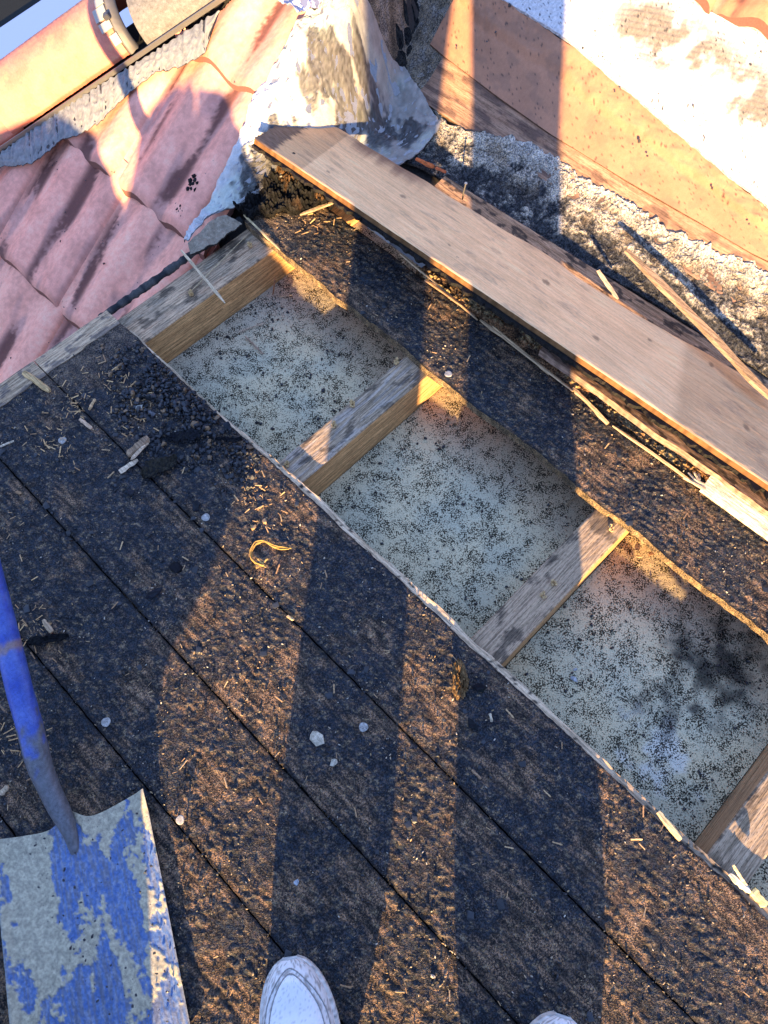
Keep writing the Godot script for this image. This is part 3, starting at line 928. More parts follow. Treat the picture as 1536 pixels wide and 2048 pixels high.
func valley_and_upstand():
	# closed base under all the sheets
	var base := obj("roof_slope_base", grid(60, 70, func(i, j):
		gc = Color(0.055, 0.05, 0.045)
		var x: float = -1.9 + 3.2 * i / 59.0
		var z: float = -2.9 + 1.75 * j / 69.0
		return Vector3(x, roof_y(x, z) - 0.02 - 0.03 * ss(-1.2, -1.3, x), z)), mats["dull"])
	structure(base)
	# white flashing
	var l := [Vector3(-1.4, 0.3053, -1.153), Vector3(-1.351, 0.2943, -1.131), Vector3(-1.357, 0.254, -1.08), Vector3(-1.353, 0.2137, -1.025), Vector3(-1.366, 0.177, -0.9736), Vector3(-1.357, 0.1513, -0.9321), Vector3(-1.342, 0.111, -0.8806), Vector3(-1.331, 0.0487, -0.7924), Vector3(-1.313, 0.0193, -0.7122), Vector3(-1.302, 0.0193, -0.6778), Vector3(-1.26, 0.0193, -0.621)]
	var r := [Vector3(-1.367, 0.3127, -1.168), Vector3(-1.319, 0.287, -1.143), Vector3(-1.294, 0.2687, -1.172), Vector3(-1.281, 0.2173, -1.236), Vector3(-1.284, 0.1367, -1.308), Vector3(-1.269, 0.0633, -1.361), Vector3(-1.204, 0.056, -1.34), Vector3(-1.138, 0.045, -1.316), Vector3(-1.089, 0.0413, -1.306), Vector3(-1.077, 0.0303, -1.283), Vector3(-1.079, 0.012, -1.159), Vector3(-1.21, 0.0267, -1.005), Vector3(-1.228, 0.034, -0.8924), Vector3(-1.236, 0.0267, -0.8341), Vector3(-1.253, 0.0193, -0.7692), Vector3(-1.291, 0.012, -0.7152), Vector3(-1.254, 0.012, -0.6286)]
	var spots := [[Vector3(-1.278, 0.1733, -1.109), 0.055], [Vector3(-1.258, 0.1403, -1.145), 0.04], [Vector3(-1.279, 0.166, -1.085), 0.05], [Vector3(-1.228, 0.0597, -1.127), 0.06], [Vector3(-1.19, 0.001, -1.192), 0.08], [Vector3(-1.13, 0.001, -1.239), 0.06], [Vector3(-1.275, 0.144, -1.047), 0.035], [Vector3(-1.234, 0.034, -0.9218), 0.10], [Vector3(-1.242, 0.0267, -0.8555), 0.085], [Vector3(-1.242, 0.0157, -0.8144), 0.05], [Vector3(-1.258, 0.166, -1.195), 0.035]]
	var fl := obj("white_flashing", loft(l, r, 230, 120, func(q, s, t):
		var x: float = q.x
		var z: float = q.z
		var w := nf.get_noise_2d(x * 9.0, z * 9.0)
		var y: float = roof_y(x, z) + 0.020 + 0.014 * w + 0.004 * nf.get_noise_2d(x * 40.0, z * 40.0)
		if t < 0.06: y -= 0.008 * (1.0 - t / 0.06)
		var f := nf.get_noise_3d(x * 26.0, y * 26.0, z * 26.0)
		gc = Color(0.60, 0.60, 0.58).lerp(Color(0.36, 0.325, 0.275), ss(0.02, 0.75, t + 0.15 * w) * ss(1.0, 0.6, s)) * (1.0 + 0.2 * f)
		gc = mixc(gc, Color(0.50, 0.60, 0.50), 0.5 * ss(0.05, 0.4, n1.get_noise_3d(x * 7.0 + 20.0, y * 7.0, z * 7.0)))
		gc = mixc(gc, Color(0.42, 0.34, 0.26), 0.28 * ss(0.05, 0.6, nf.get_noise_3d(x * 12.0 + 5.0, y * 12.0, z * 12.0)) * ss(0.25, 0.6, t))
		var d := 0.0
		for sp in spots: d = maxf(d, near_spot(q, sp[0], sp[1]))
		d = clampf(d + 0.4 * f * d, 0, 1)
		gc = mixc(gc, Color(0.33, 0.305, 0.27) * (1.0 + 0.5 * f), 0.6 * ss(0.25, 0.9, t + 0.25 * w) * ss(0.75, 0.35, s))
		var blk := ss(0.32, 0.85, d + 0.30 * nf.get_noise_3d(x * 40.0, y * 40.0, z * 40.0))
		gc = mixc(gc, Color(0.045, 0.045, 0.048) * (1.2 + n1.get_noise_2d(x * 240.0, z * 240.0)), blk * 0.88)
		y += 0.003 * blk * (1.0 + n1.get_noise_2d(x * 120.0, z * 120.0))
		return Vector3(x, y, z), 0.003, Color(0.4, 0.4, 0.4)), mats["sheet"])
	tag(fl, "white tar stained flashing sheet draped between red tiles and flat deck", "flashing")
	var fp := obj("flashing_patch", loft([Vector3(-1.246, 0.0193, -0.6216), Vector3(-1.254, 0.0193, -0.6522), Vector3(-1.263, 0.0193, -0.7011), Vector3(-1.255, 0.0193, -0.7402)], [Vector3(-1.228, 0.012, -0.6108), Vector3(-1.215, 0.012, -0.6299), Vector3(-1.21, 0.012, -0.685), Vector3(-1.214, 0.012, -0.7557)], 40, 24, func(q, s, t):
		gc = Color(0.34, 0.28, 0.20) * (1.0 + 0.2 * nf.get_noise_2d(q.x * 50.0, q.z * 50.0))
		return q + Vector3(0, 0.006 * nf.get_noise_2d(q.x * 20.0, q.z * 20.0), 0), 0.004, Color(0.05, 0.045, 0.04)), mats["dull"])
	tag(fp, "small beige flap of flashing lying at the eave above the sealing strip", "flashing")
	# dark grey old felt behind the flashing
	var gs := obj("grey_felt_sheet", loft([Vector3(-1.559, 0.3457, -1.242), Vector3(-1.436, 0.309, -1.186), Vector3(-1.323, 0.2833, -1.154), Vector3(-1.292, 0.254, -1.2), Vector3(-1.289, 0.1147, -1.328), Vector3(-1.212, 0.045, -1.351), Vector3(-1.092, 0.0303, -1.314), Vector3(-1.081, 0.0047, -1.243)], [Vector3(-1.27, 0.298, -1.658), Vector3(-1.202, 0.2393, -1.591), Vector3(-1.165, 0.2027, -1.55), Vector3(-1.158, 0.144, -1.484), Vector3(-1.172, 0.0963, -1.427), Vector3(-1.14, 0.056, -1.374), Vector3(-1.109, 0.0377, -1.335), Vector3(-1.059, 0.0083, -1.258)], 150, 90, func(q, s, t):
		var x: float = q.x
		var z: float = q.z
		var f := nf.get_noise_2d(x * 14.0, z * 14.0)
		gc = Color(0.34, 0.29, 0.23) * (1.0 + 0.6 * f)
		gc = mixc(gc, Color(0.42, 0.40, 0.38), 0.8 * ss(0.16, 0.42, nf.get_noise_2d(x * 26.0 + 7.0, z * 26.0)))
		gc = mixc(gc, Color(0.33, 0.29, 0.19), 0.6 * ss(0.7, 0.95, t))
		return Vector3(x, roof_y(x, z) + 0.001 + 0.004 * f, z), 0.004, Color(0.05, 0.05, 0.05)), mats["crust"])
	tag(gs, "dark grey stained felt sheet behind the white flashing at the top", "roofing felt")
	# cracked bitumen strip up to its ragged white edge
	var lo := [Vector3(-1.105, -0.0027, -1.177), Vector3(-1.033, -0.0027, -1.192), Vector3(-0.8013, -0.0027, -1.206), Vector3(-0.5917, -0.0027, -1.228), Vector3(-0.3919, 0.001, -1.243), Vector3(-0.0901, 0.0047, -1.246), Vector3(0.1569, 0.0047, -1.25)]
	var hi := [Vector3(-1.104, 0.034, -1.326), Vector3(-1.03, 0.0377, -1.331), Vector3(-0.9456, 0.0487, -1.362), Vector3(-0.8677, 0.0597, -1.386), Vector3(-0.7736, 0.0633, -1.386), Vector3(-0.7158, 0.0633, -1.385), Vector3(-0.6401, 0.0597, -1.383), Vector3(-0.5946, 0.067, -1.39), Vector3(-0.4679, 0.0633, -1.386), Vector3(-0.3735, 0.0707, -1.398), Vector3(-0.302, 0.078, -1.406), Vector3(-0.241, 0.0853, -1.417), Vector3(0.0167, 0.0817, -1.413)]
	var fe := obj("bitumen_strip", loft(lo, hi, 420, 100, func(q, s, t):
		var x: float = q.x
		var z: float = q.z
		var f := nf.get_noise_2d(x * 12.0, z * 16.0)
		var g := nf.get_noise_2d(x * 70.0, z * 70.0)
		var cr := ss(0.55, 0.8, nr.get_noise_2d(x * 9.0, z * 26.0))
		gc = Color(0.085, 0.09, 0.10) * (1.0 + 0.7 * g)
		gc = mixc(gc, Color(0.85, 0.78, 0.66), 0.88 * ss(-0.25, 0.5, f * 0.7 + g * 0.35 + 1.2 * (t - 0.45)))
		gc = mixc(gc, Color(0.33, 0.25, 0.16), 0.5 * ss(0.1, 0.4, nf.get_noise_2d(x * 8.0 + 60.0, z * 8.0)) * ss(0.2, 0.7, t))
		var rim := ss(0.80, 0.96, t + 0.12 * g) * ss(-1.05, -0.85, x)
		gc = mixc(gc, Color(1.0, 0.95, 0.86), rim * 0.9)
		gc = mixc(gc, Color(0.02, 0.02, 0.022), cr * 0.8)
		z -= 0.010 * t * nf.get_noise_2d(x * 24.0, 5.0)
		var y := roof_y(x, z) + 0.006 + 0.004 * f + 0.0017 * g - 0.0022 * cr + 0.003 * rim
		if t > 0.97: y -= 0.006
		return Vector3(x, y, z), 0.006, Color(0.1, 0.1, 0.1)), mats["crust"])
	tag(fe, "strip of old cracked grey bitumen with a ragged white rim behind the long plank", "roofing felt")
	# bare boards of the upstand
	var ub := obj("upstand_board", grid(520, 22, func(i, j):
		var x: float = -1.20 + 1.75 * i / 519.0
		var z: float = -1.330 - 0.0975 * j / 21.0
		var bow := 0.004 * n1.get_noise_1d(x * 2.0)
		gc = timber_col(x, z, 41.0, Color(0.45, 0.27, 0.17), Color(0.33, 0.18, 0.11), 0.0)
		gc = mixc(gc, Color(0.12, 0.075, 0.06), 0.75 * ss(0.05, 0.3, nf.get_noise_2d(x * 6.0, z * 40.0) + 0.35 * ss(-1.37, -1.34, z) - 0.2 * ss(-0.7, -0.4, x)))
		return Vector3(x, rise_y(z) + 0.001 + bow, z), 0.012, Color(0.2, 0.12, 0.07)), mats["wood"])
	tag(ub, "brown bare wood board between the grey bitumen strip and the smooth brown sheet", "board")
	var jo := [Vector3(-1.25, 0.1, -1.433), Vector3(-1.196, 0.0927, -1.428), Vector3(-0.9999, 0.0853, -1.417), Vector3(-0.8369, 0.0817, -1.411), Vector3(-0.6176, 0.0853, -1.412), Vector3(-0.4154, 0.0853, -1.417), Vector3(-0.2896, 0.089, -1.419), Vector3(-0.2182, 0.089, -1.425), Vector3(0.0109, 0.0963, -1.427)]
	var we := [Vector3(-1.257, 0.2247, -1.574), Vector3(-1.166, 0.2027, -1.548), Vector3(-0.9081, 0.188, -1.539), Vector3(-0.7309, 0.177, -1.52), Vector3(-0.5884, 0.1587, -1.505), Vector3(-0.4416, 0.1477, -1.49), Vector3(-0.3068, 0.1367, -1.478), Vector3(-0.2216, 0.133, -1.47), Vector3(-0.0181, 0.1183, -1.454)]
	var bs := obj("brown_sheet", loft(jo, we, 300, 50, func(q, s, t):
		var x: float = q.x
		var z: float = q.z
		var f := nf.get_noise_2d(x * 6.0, z * 14.0)
		gc = Color(0.47, 0.225, 0.125) * (1.0 + 0.16 * f)
		gc = mixc(gc, Color(0.30, 0.16, 0.10), 0.5 * ss(0.15, 0.4, nf.get_noise_2d(x * 10.0 + 3.0, z * 22.0)))
		if nf.get_noise_2d(x * 90.0, z * 90.0) > 0.62: gc = Color(0.12, 0.07, 0.05)
		var fold := ss(0.60, 0.72, t + 0.03 * n1.get_noise_1d(x * 6.0))
		var dent := 0.0035 * nf.get_noise_2d(x * 16.0, t * 3.0) * ss(0.4, 0.7, t)
		return Vector3(x, rise_y(z) + 0.007 + 0.010 * fold + dent, z), 0.004, Color(0.15, 0.08, 0.05)), mats["sheet"])
	tag(bs, "smooth brown folded sheet running diagonally below the white membrane", "flashing")
	var far := [Vector3(-1.319, 0.3603, -1.729), Vector3(-1.105, 0.3677, -1.741), Vector3(-0.8975, 0.3713, -1.742), Vector3(-0.7255, 0.3677, -1.741), Vector3(-0.5562, 0.3603, -1.732), Vector3(-0.3828, 0.3493, -1.724), Vector3(-0.15, 0.3383, -1.704)]
	var wm := obj("white_membrane", loft(we, far, 330, 170, func(q, s, t):
		var x: float = q.x
		var z: float = q.z
		var f := nf.get_noise_2d(x * 5.0, z * 6.0)
		gc = Color(0.74, 0.74, 0.75) * (1.0 + 0.05 * nf.get_noise_2d(x * 40.0, z * 40.0))
		var band := ss(0.15, 0.3, t) * ss(0.75, 0.5, t) * ss(-0.95, -0.8, x)
		gc = mixc(gc, Color(0.22, 0.19, 0.16), 0.94 * band * ss(-0.4, 0.25, f + 0.5 * nf.get_noise_2d(x * 20.0, z * 20.0)))
		var sp := n1.get_noise_2d(x * 90.0, z * 90.0)
		if sp > 0.86 and nf.get_noise_2d(x * 9.0, z * 9.0) > -0.05: gc = Color(0.05, 0.05, 0.055)
		return Vector3(x, rise_y(z) + 0.022 + 0.004 * f + 0.0006 * sin(x * 1900.0) + 0.0006 * sin(z * 1900.0), z), 0.006, Color(0.6, 0.6, 0.6)), mats["dull"])
	tag(wm, "white fabric reinforced membrane with grey grit, bright in the sun at the top right", "membrane")
	# tiles that begin above the membrane
	var ut := thing("upper_tiled_roof", "corner of sunlit orange tiles above the white membrane at the top right", "tiled roof")
	var nz := Vector3(-0.5557, 0.3017, -1.665)
	var ok := func(q): return true
	for k in 10:
		obj("tile", tile_mesh(nz.x + 0.19 + 0.306 * (k % 5) - 0.306, nz.z - 0.004 * (k % 5) - 0.297 * (k / 5), 0.31, func(z): return rise_y(z) + 0.052, 60.0 + k * 9.1, ok, Color(0.55, 0.25, 0.14), 0.88), mats["tile"], ut)
	# scrap of pale plastic and the black opening at the top
	var pl := obj("plastic_scrap", loft([Vector3(-1.443, 0.32, -1.074), Vector3(-1.377, 0.3163, -1.073), Vector3(-1.317, 0.3163, -1.078)], [Vector3(-1.35, 0.3493, -1.171), Vector3(-1.317, 0.3163, -1.144), Vector3(-1.317, 0.3053, -1.118)], 40, 30, func(q, s, t):
		var f := nr.get_noise_2d(q.x * 14.0, q.z * 14.0)
		gc = Color(0.40, 0.41, 0.52) * (1.0 + 0.25 * f)
		return q + Vector3(0, 0.012 * f, 0), 0.001, Color(0.3, 0.3, 0.35)), mats["plastic"])
	tag(pl, "crumpled pale grey plastic scrap above the tiles at the top", "plastic sheet")

# ------------------------------------------------------------------ loose timber
func loose_boards():
	# the long clean plank, its tarred face down, leaning on its near edge
	var a0 := Vector3(-1.256, 0.158, -0.8612)
	var a1 := Vector3(-1.326, 0.084, -1.071)
	var b0 := Vector3(0.0425, 0.1, -0.9592)
	var b1 := Vector3(-0.0781, 0.02, -1.214)
	b0 = a0 + (b0 - a0) * 1.12
	b1 = a1 + (b1 - a1) * 1.12
	var knots := [[0.25, 0.55, 0.012], [0.36, 0.30, 0.006], [0.52, 0.62, 0.014], [0.62, 0.35, 0.012], [0.70, 0.75, 0.008], [0.13, 0.22, 0.007], [0.80, 0.88, 0.010], [0.86, 0.42, 0.012]]
	var up := (b0 - a0).cross(a1 - a0).normalized()
	if up.y < 0: up = -up
	var pk := thing("long_plank", "long clean pale pine plank lying upturned across the deck", "plank")
	var ni := 480
	var nj := 96
	obj("face", grid(ni, nj, func(i, j):
		var s: float = i / (ni - 1.0)
		var t: float = j / (nj - 1.0)
		var wane := 0.018 * ss(0.52, 0.60, s) * ss(0.9, 0.6, s) + 0.004 * n1.get_noise_1d(s * 9.0)
		var e1 := a1.lerp(b1, s) - (a1 - a0).normalized() * wane
		var q := a0.lerp(b0, s).lerp(e1, t)
		if i == 0: q += (b0 - a0).normalized() * 0.003 * n1.get_noise_1d(t * 30.0)
		var u: float = s * 1.6
		var v: float = t * 0.17
		var pull := 0.0
		var kn := 0.0
		for k in knots:
			var dd = Vector2((s - k[0]) * 1.6, (t - k[1]) * 0.34).length() / k[2]
			pull += (t - k[1]) * 0.05 * exp(-dd * dd * 0.12)
			kn = maxf(kn, ss(1.0, 0.45, dd + 0.3 * nf.get_noise_2d(u * 80.0, v * 80.0)))
		gc = timber_col(u * 0.8, v + pull, 3.0, Color(1.0, 0.62, 0.31), Color(0.93, 0.54, 0.255), 0.0)
		gc = gc * (1.0 + 0.12 * nf.get_noise_2d(u * 4.0, v * 10.0))
		gc = mixc(gc, Color(0.15, 0.09, 0.06), kn * 0.6)
		var smear := ss(0.45, 0.75, n1.get_noise_2d(u * 7.0 + 4.0, v * 34.0)) * ss(0.0, 0.3, n1.get_noise_2d(u * 2.0, 8.0) + 0.25)
		gc = mixc(gc, Color(0.20, 0.15, 0.12), smear * 0.35 * (0.6 + 0.5 * n1.get_noise_2d(u * 40.0, v * 300.0)))
		# where a rafter covered it: a darker, sharply edged band at each end
		var band := maxf(ss(0.099, 0.096, s), ss(0.745, 0.765, s) * ss(0.905, 0.902, s) * 0.8)
		gc = mixc(gc, gc * Color(0.72, 0.70, 0.69), band)
		if s < 0.042:
			gc = mixc(gc, Color(0.085, 0.065, 0.06) * (1.0 + 0.5 * n1.get_noise_2d(u * 30.0, v * 300.0)), 0.85 * ss(0.042, 0.034, s + 0.004 * n1.get_noise_1d(t * 25.0)))
		var wet := ss(0.09, 0.13, s) * ss(0.30, 0.22, s) * ss(0.72, 0.98, t + 0.1 * nf.get_noise_1d(s * 30.0))
		gc = mixc(gc, Color(0.16, 0.075, 0.055), wet * 0.8)
		gc.a = 1.0
		return q + up * (0.0003 * n1.get_noise_2d(u * 20.0, v * 400.0) - 0.0015 * ss(0.015, 0.0, minf(t, 1.0 - t))), 0.011, Color(0.20, 0.10, 0.04), -up), mats["plank"], pk)
	obj("tar_layer", grid(240, 12, func(i, j):
		var s: float = i / 239.0
		var t: float = lerpf(-0.02, 0.98, j / 11.0)
		if j == 0: t -= 0.05 * (nf.get_noise_1d(s * 40.0) + 0.3)
		gc = Color(0.018, 0.017, 0.017) * (1.0 + 0.6 * n1.get_noise_2d(s * 300.0, t * 30.0))
		return a0.lerp(b0, s).lerp(a1.lerp(b1, s), t) - up * 0.0125, 0.007, Color(0.03, 0.027, 0.025), -up), mats["tar"], pk)
	for k in [[600, 305, 0.12], [913, 520, 0.10], [1450, 743, 0.05], [1366, 830, 0.085]]:
		pass
	var heads := [Vector3(-0.1618, 0.053, -1.157), Vector3(-0.7199, 0.112, -0.9483), Vector3(-1.173, 0.138, -0.9007)]
	for k in 3:
		var h: Vector3 = heads[k]
		var q := h - up * (h - a0).dot(up)
		obj("nail_hole" if k > 0 else "knot_hole", cone_disc(q + up * 0.0008, up, 0.011 if k == 0 else 0.005, Color(0.03, 0.02, 0.018), Color(0.10, 0.07, 0.06)), mats["dull"], pk)

	# the second plank right below it, seen as an edge
	var p2 := obj("under_plank", strip_board(Vector3(-0.4719, 0.035, -0.9465), Vector3(-0.49, 0.02, -1.058), Vector3(0.1847, 0.05, -0.9503), Vector3(0.112, 0.03, -1.091), 0.016, Color(0.42, 0.28, 0.20), Color(0.30, 0.17, 0.11), 300, 40, 8.0, 0.01), mats["wood"])
	tag(p2, "reddish rough plank lying just below the long clean plank", "plank")
	# the mossy board of the deck, split along its near edge
	var ms := obj("mossy_board", grid(560, 62, func(i, j):
		var x: float = -0.83 + 1.5 * i / 559.0
		var t: float = j / 61.0
		var z: float = lerpf(-1.12, -0.945 + 0.006 * nf.get_noise_1d(x * 9.0), t)
		var gr := n1.get_noise_2d(x * 18.0, z * 220.0)
		var a := nf.get_noise_2d(x * 6.0, z * 10.0)
		var g := nf.get_noise_2d(x * 70.0, z * 70.0)
		var moss := ss(-0.05, 0.25, a + 0.5 * g + 0.5 * ss(-0.42, -0.28, x) - 0.25)
		gc = mixc(Color(0.50, 0.27, 0.14), Color(0.80, 0.46, 0.25), gr * 0.5 + 0.5)
		gc = mixc(gc, Color(0.07, 0.07, 0.07), 0.8 * ss(0.0, 0.3, nf.get_noise_2d(x * 9.0 + 40.0, z * 14.0) + 0.3 * g))
		gc = mixc(gc, Color(0.60, 0.47, 0.26) * (1.0 + 0.5 * g), moss)
		return Vector3(x, -0.006 + 0.0012 * gr + moss * (0.004 + 0.004 * g), z), 0.02, Color(0.5, 0.34, 0.2)), mats["crust"])
	tag(ms, "mossy brown board with a split edge between the tarred board and the planks", "board")
	# pale fresh batten with a broken end
	var ba := strip_board(Vector3(-0.0409, 0.03, -0.9175), Vector3(-0.0447, 0.034, -0.9524), Vector3(0.2132, 0.03, -0.922), Vector3(0.1838, 0.034, -0.9674), 0.02, Color(0.95, 0.84, 0.64), Color(0.84, 0.70, 0.50), 140, 24, 15.0, 0.0)
	var bt := thing("broken_batten", "bright fresh batten with a snapped end at the right edge", "batten")
	obj("bar", ba, mats["wood"], bt)
	for k in 6:
		var o := Vector3(-0.0433, 0.03, -0.9259)
		obj("fibre", splinter(o + Vector3(0.004 * k - 0.01, 0.0, 0.004 * (k % 3)), o + Vector3(-0.02 - 0.008 * (k % 3), 0.004 * (k % 2) - 0.004, 0.006 * k - 0.014), 0.006, 0.004, Color(0.68, 0.54, 0.36), 400 + k), mats["wood"], bt)
	# split edges lifted from the deck
	for k in [[960, 640, 1145, 782, 0.011], [1145, 775, 1216, 846, 0.008], [1225, 852, 1400, 975, 0.007], [850, 575, 955, 645, 0.009], [880, 560, 940, 628, 0.006], [1255, 795, 1540, 995, 0.006], [985, 650, 1098, 748, 0.005]]:
		pass
	var sl := [[Vector3(-0.6254, 0.012, -0.9334), Vector3(-0.3636, 0.01, -0.9303), 0.009], [Vector3(-0.3704, 0.008, -0.9379), Vector3(-0.2637, 0.006, -0.9208), 0.010], [Vector3(-0.2542, 0.006, -0.9234), Vector3(-0.0424, 0.01, -0.9275), 0.006], [Vector3(-0.8839, 0.01, -0.9487), Vector3(-0.6293, 0.012, -0.9295), 0.006], [Vector3(-0.7876, 0.014, -0.93), Vector3(-0.6405, 0.012, -0.9339), 0.008], [Vector3(-0.2762, 0.012, -0.9989), Vector3(0.0873, 0.012, -1.003), 0.007], [Vector3(-0.5933, 0.016, -0.9374), Vector3(-0.4264, 0.008, -0.9289), 0.004]]
	var sn := [
		"pale split sliver along the torn edge of the tarred board, longest one",
		"short pale sliver continuing the torn edge toward the mossy board",
		"thin pale sliver lying against the mossy board's split edge",
		"thin dark gold sliver below the plank near its upper end",
		"broad brown sliver lifted beside the sunlit bare wood patch",
		"long thin pale sliver along the lower side of the reddish plank",
		"fine golden fibre hanging over the torn board edge"]
	for k in sl.size():
		var o := obj("wood_sliver", splinter(sl[k][0], sl[k][1], sl[k][2], 0.005, Color(0.60, 0.42, 0.24) if k != 4 else Color(0.42, 0.25, 0.14), 200 + k * 3, 0.002), mats["wood"])
		tag(o, sn[k], "wood sliver", "slivers along the torn boards")
	var gb := obj("grey_board", strip_board(Vector3(-0.9674, 0.02, -1.141), Vector3(-0.9716, 0.022, -1.195), Vector3(-0.038, 0.004, -1.21), Vector3(-0.0665, 0.006, -1.254), 0.018, Color(0.50, 0.30, 0.17), Color(0.34, 0.19, 0.10), 300, 30, 23.0, 0.012), mats["wood"])
	tag(gb, "old brown board peeping out along the far side of the long plank", "board")
	var lath := obj("broken_lath", splinter(Vector3(-0.4944, 0.075, -1.257), Vector3(-0.0536, 0.06, -1.159), 0.023, 0.008, Color(0.45, 0.29, 0.16), 91, 0.004), mats["wood"])
	tag(lath, "long broken brown lath leaning across the bitumen strip behind the plank", "lath")
	var sp := obj("pale_splinter", splinter(Vector3(-0.5096, 0.06, -1.183), Vector3(-0.4351, 0.045, -1.163), 0.012, 0.004, Color(0.62, 0.46, 0.28), 92), mats["wood"])
	tag(sp, "short pale splinter sticking up behind the long plank beside the brown lath", "wood splinter")

func strip_board(a0: Vector3, a1: Vector3, b0: Vector3, b1: Vector3, th: float, c0: Color, c1: Color, ni: int, nj: int, sd: float, rag: float) -> ArrayMesh:
	var up := (b0 - a0).cross(a1 - a0).normalized()
	if up.y < 0: up = -up
	var l := (b0 - a0).length()
	var w := (a1 - a0).length()
	return grid(ni, nj, func(i, j):
		var s: float = i / (ni - 1.0)
		var t: float = j / (nj - 1.0)
		var q := a0.lerp(b0, s).lerp(a1.lerp(b1, s), t + rag * 3.0 * nf.get_noise_2d(s * l * 9.0, sd) * (1.0 - t))
		gc = timber_col(s * l, t * w, sd, c0, c1, 0.0) * (1.0 + 0.25 * nf.get_noise_2d(s * l * 12.0, t * w * 40.0 + sd))
		gc = mixc(gc, Color(0.03, 0.027, 0.025), 0.8 * ss(0.22, 0.4, nf.get_noise_2d(s * l * 14.0 + sd, t * w * 30.0)) * (1.0 if rag > 0.0 else 0.2))
		gc.a = 1.0
		return q + up * 0.0005 * n1.get_noise_2d(s * l * 25.0, t * w * 300.0), th, c0, -up)

func cone_disc(at: Vector3, up: Vector3, r: float, c0: Color, c1: Color) -> ArrayMesh:
	var e := up.cross(Vector3.RIGHT).normalized()
	var g := e.cross(up)
	var tris := PackedVector3Array(); var cols := PackedColorArray()
	var k := 14
	for t in k:
		var r0 := r * (0.8 + 0.3 * n1.get_noise_2d(t * 0.7, r * 900.0))
		var r1 := r * (0.8 + 0.3 * n1.get_noise_2d(((t + 1) % k) * 0.7, r * 900.0))
		var p0 := e * cos(TAU * t / k) * r0 + g * sin(TAU * t / k) * r0
		var p1 := e * cos(TAU * (t + 1) / k) * r1 + g * sin(TAU * (t + 1) / k) * r1
		tris.append(at - up * r * 0.1); tris.append(at + p0); tris.append(at + p1)
		cols.append(c0); cols.append(c1); cols.append(c1)
	return flat(tris, cols)

# ------------------------------------------------------------------ the worker whose shoes and shadow are in the picture
func body_at(lat: float, y: float, fwd: float) -> Vector3:
	return R_DIR * lat + F_DIR * fwd + Vector3(0, y, 0)

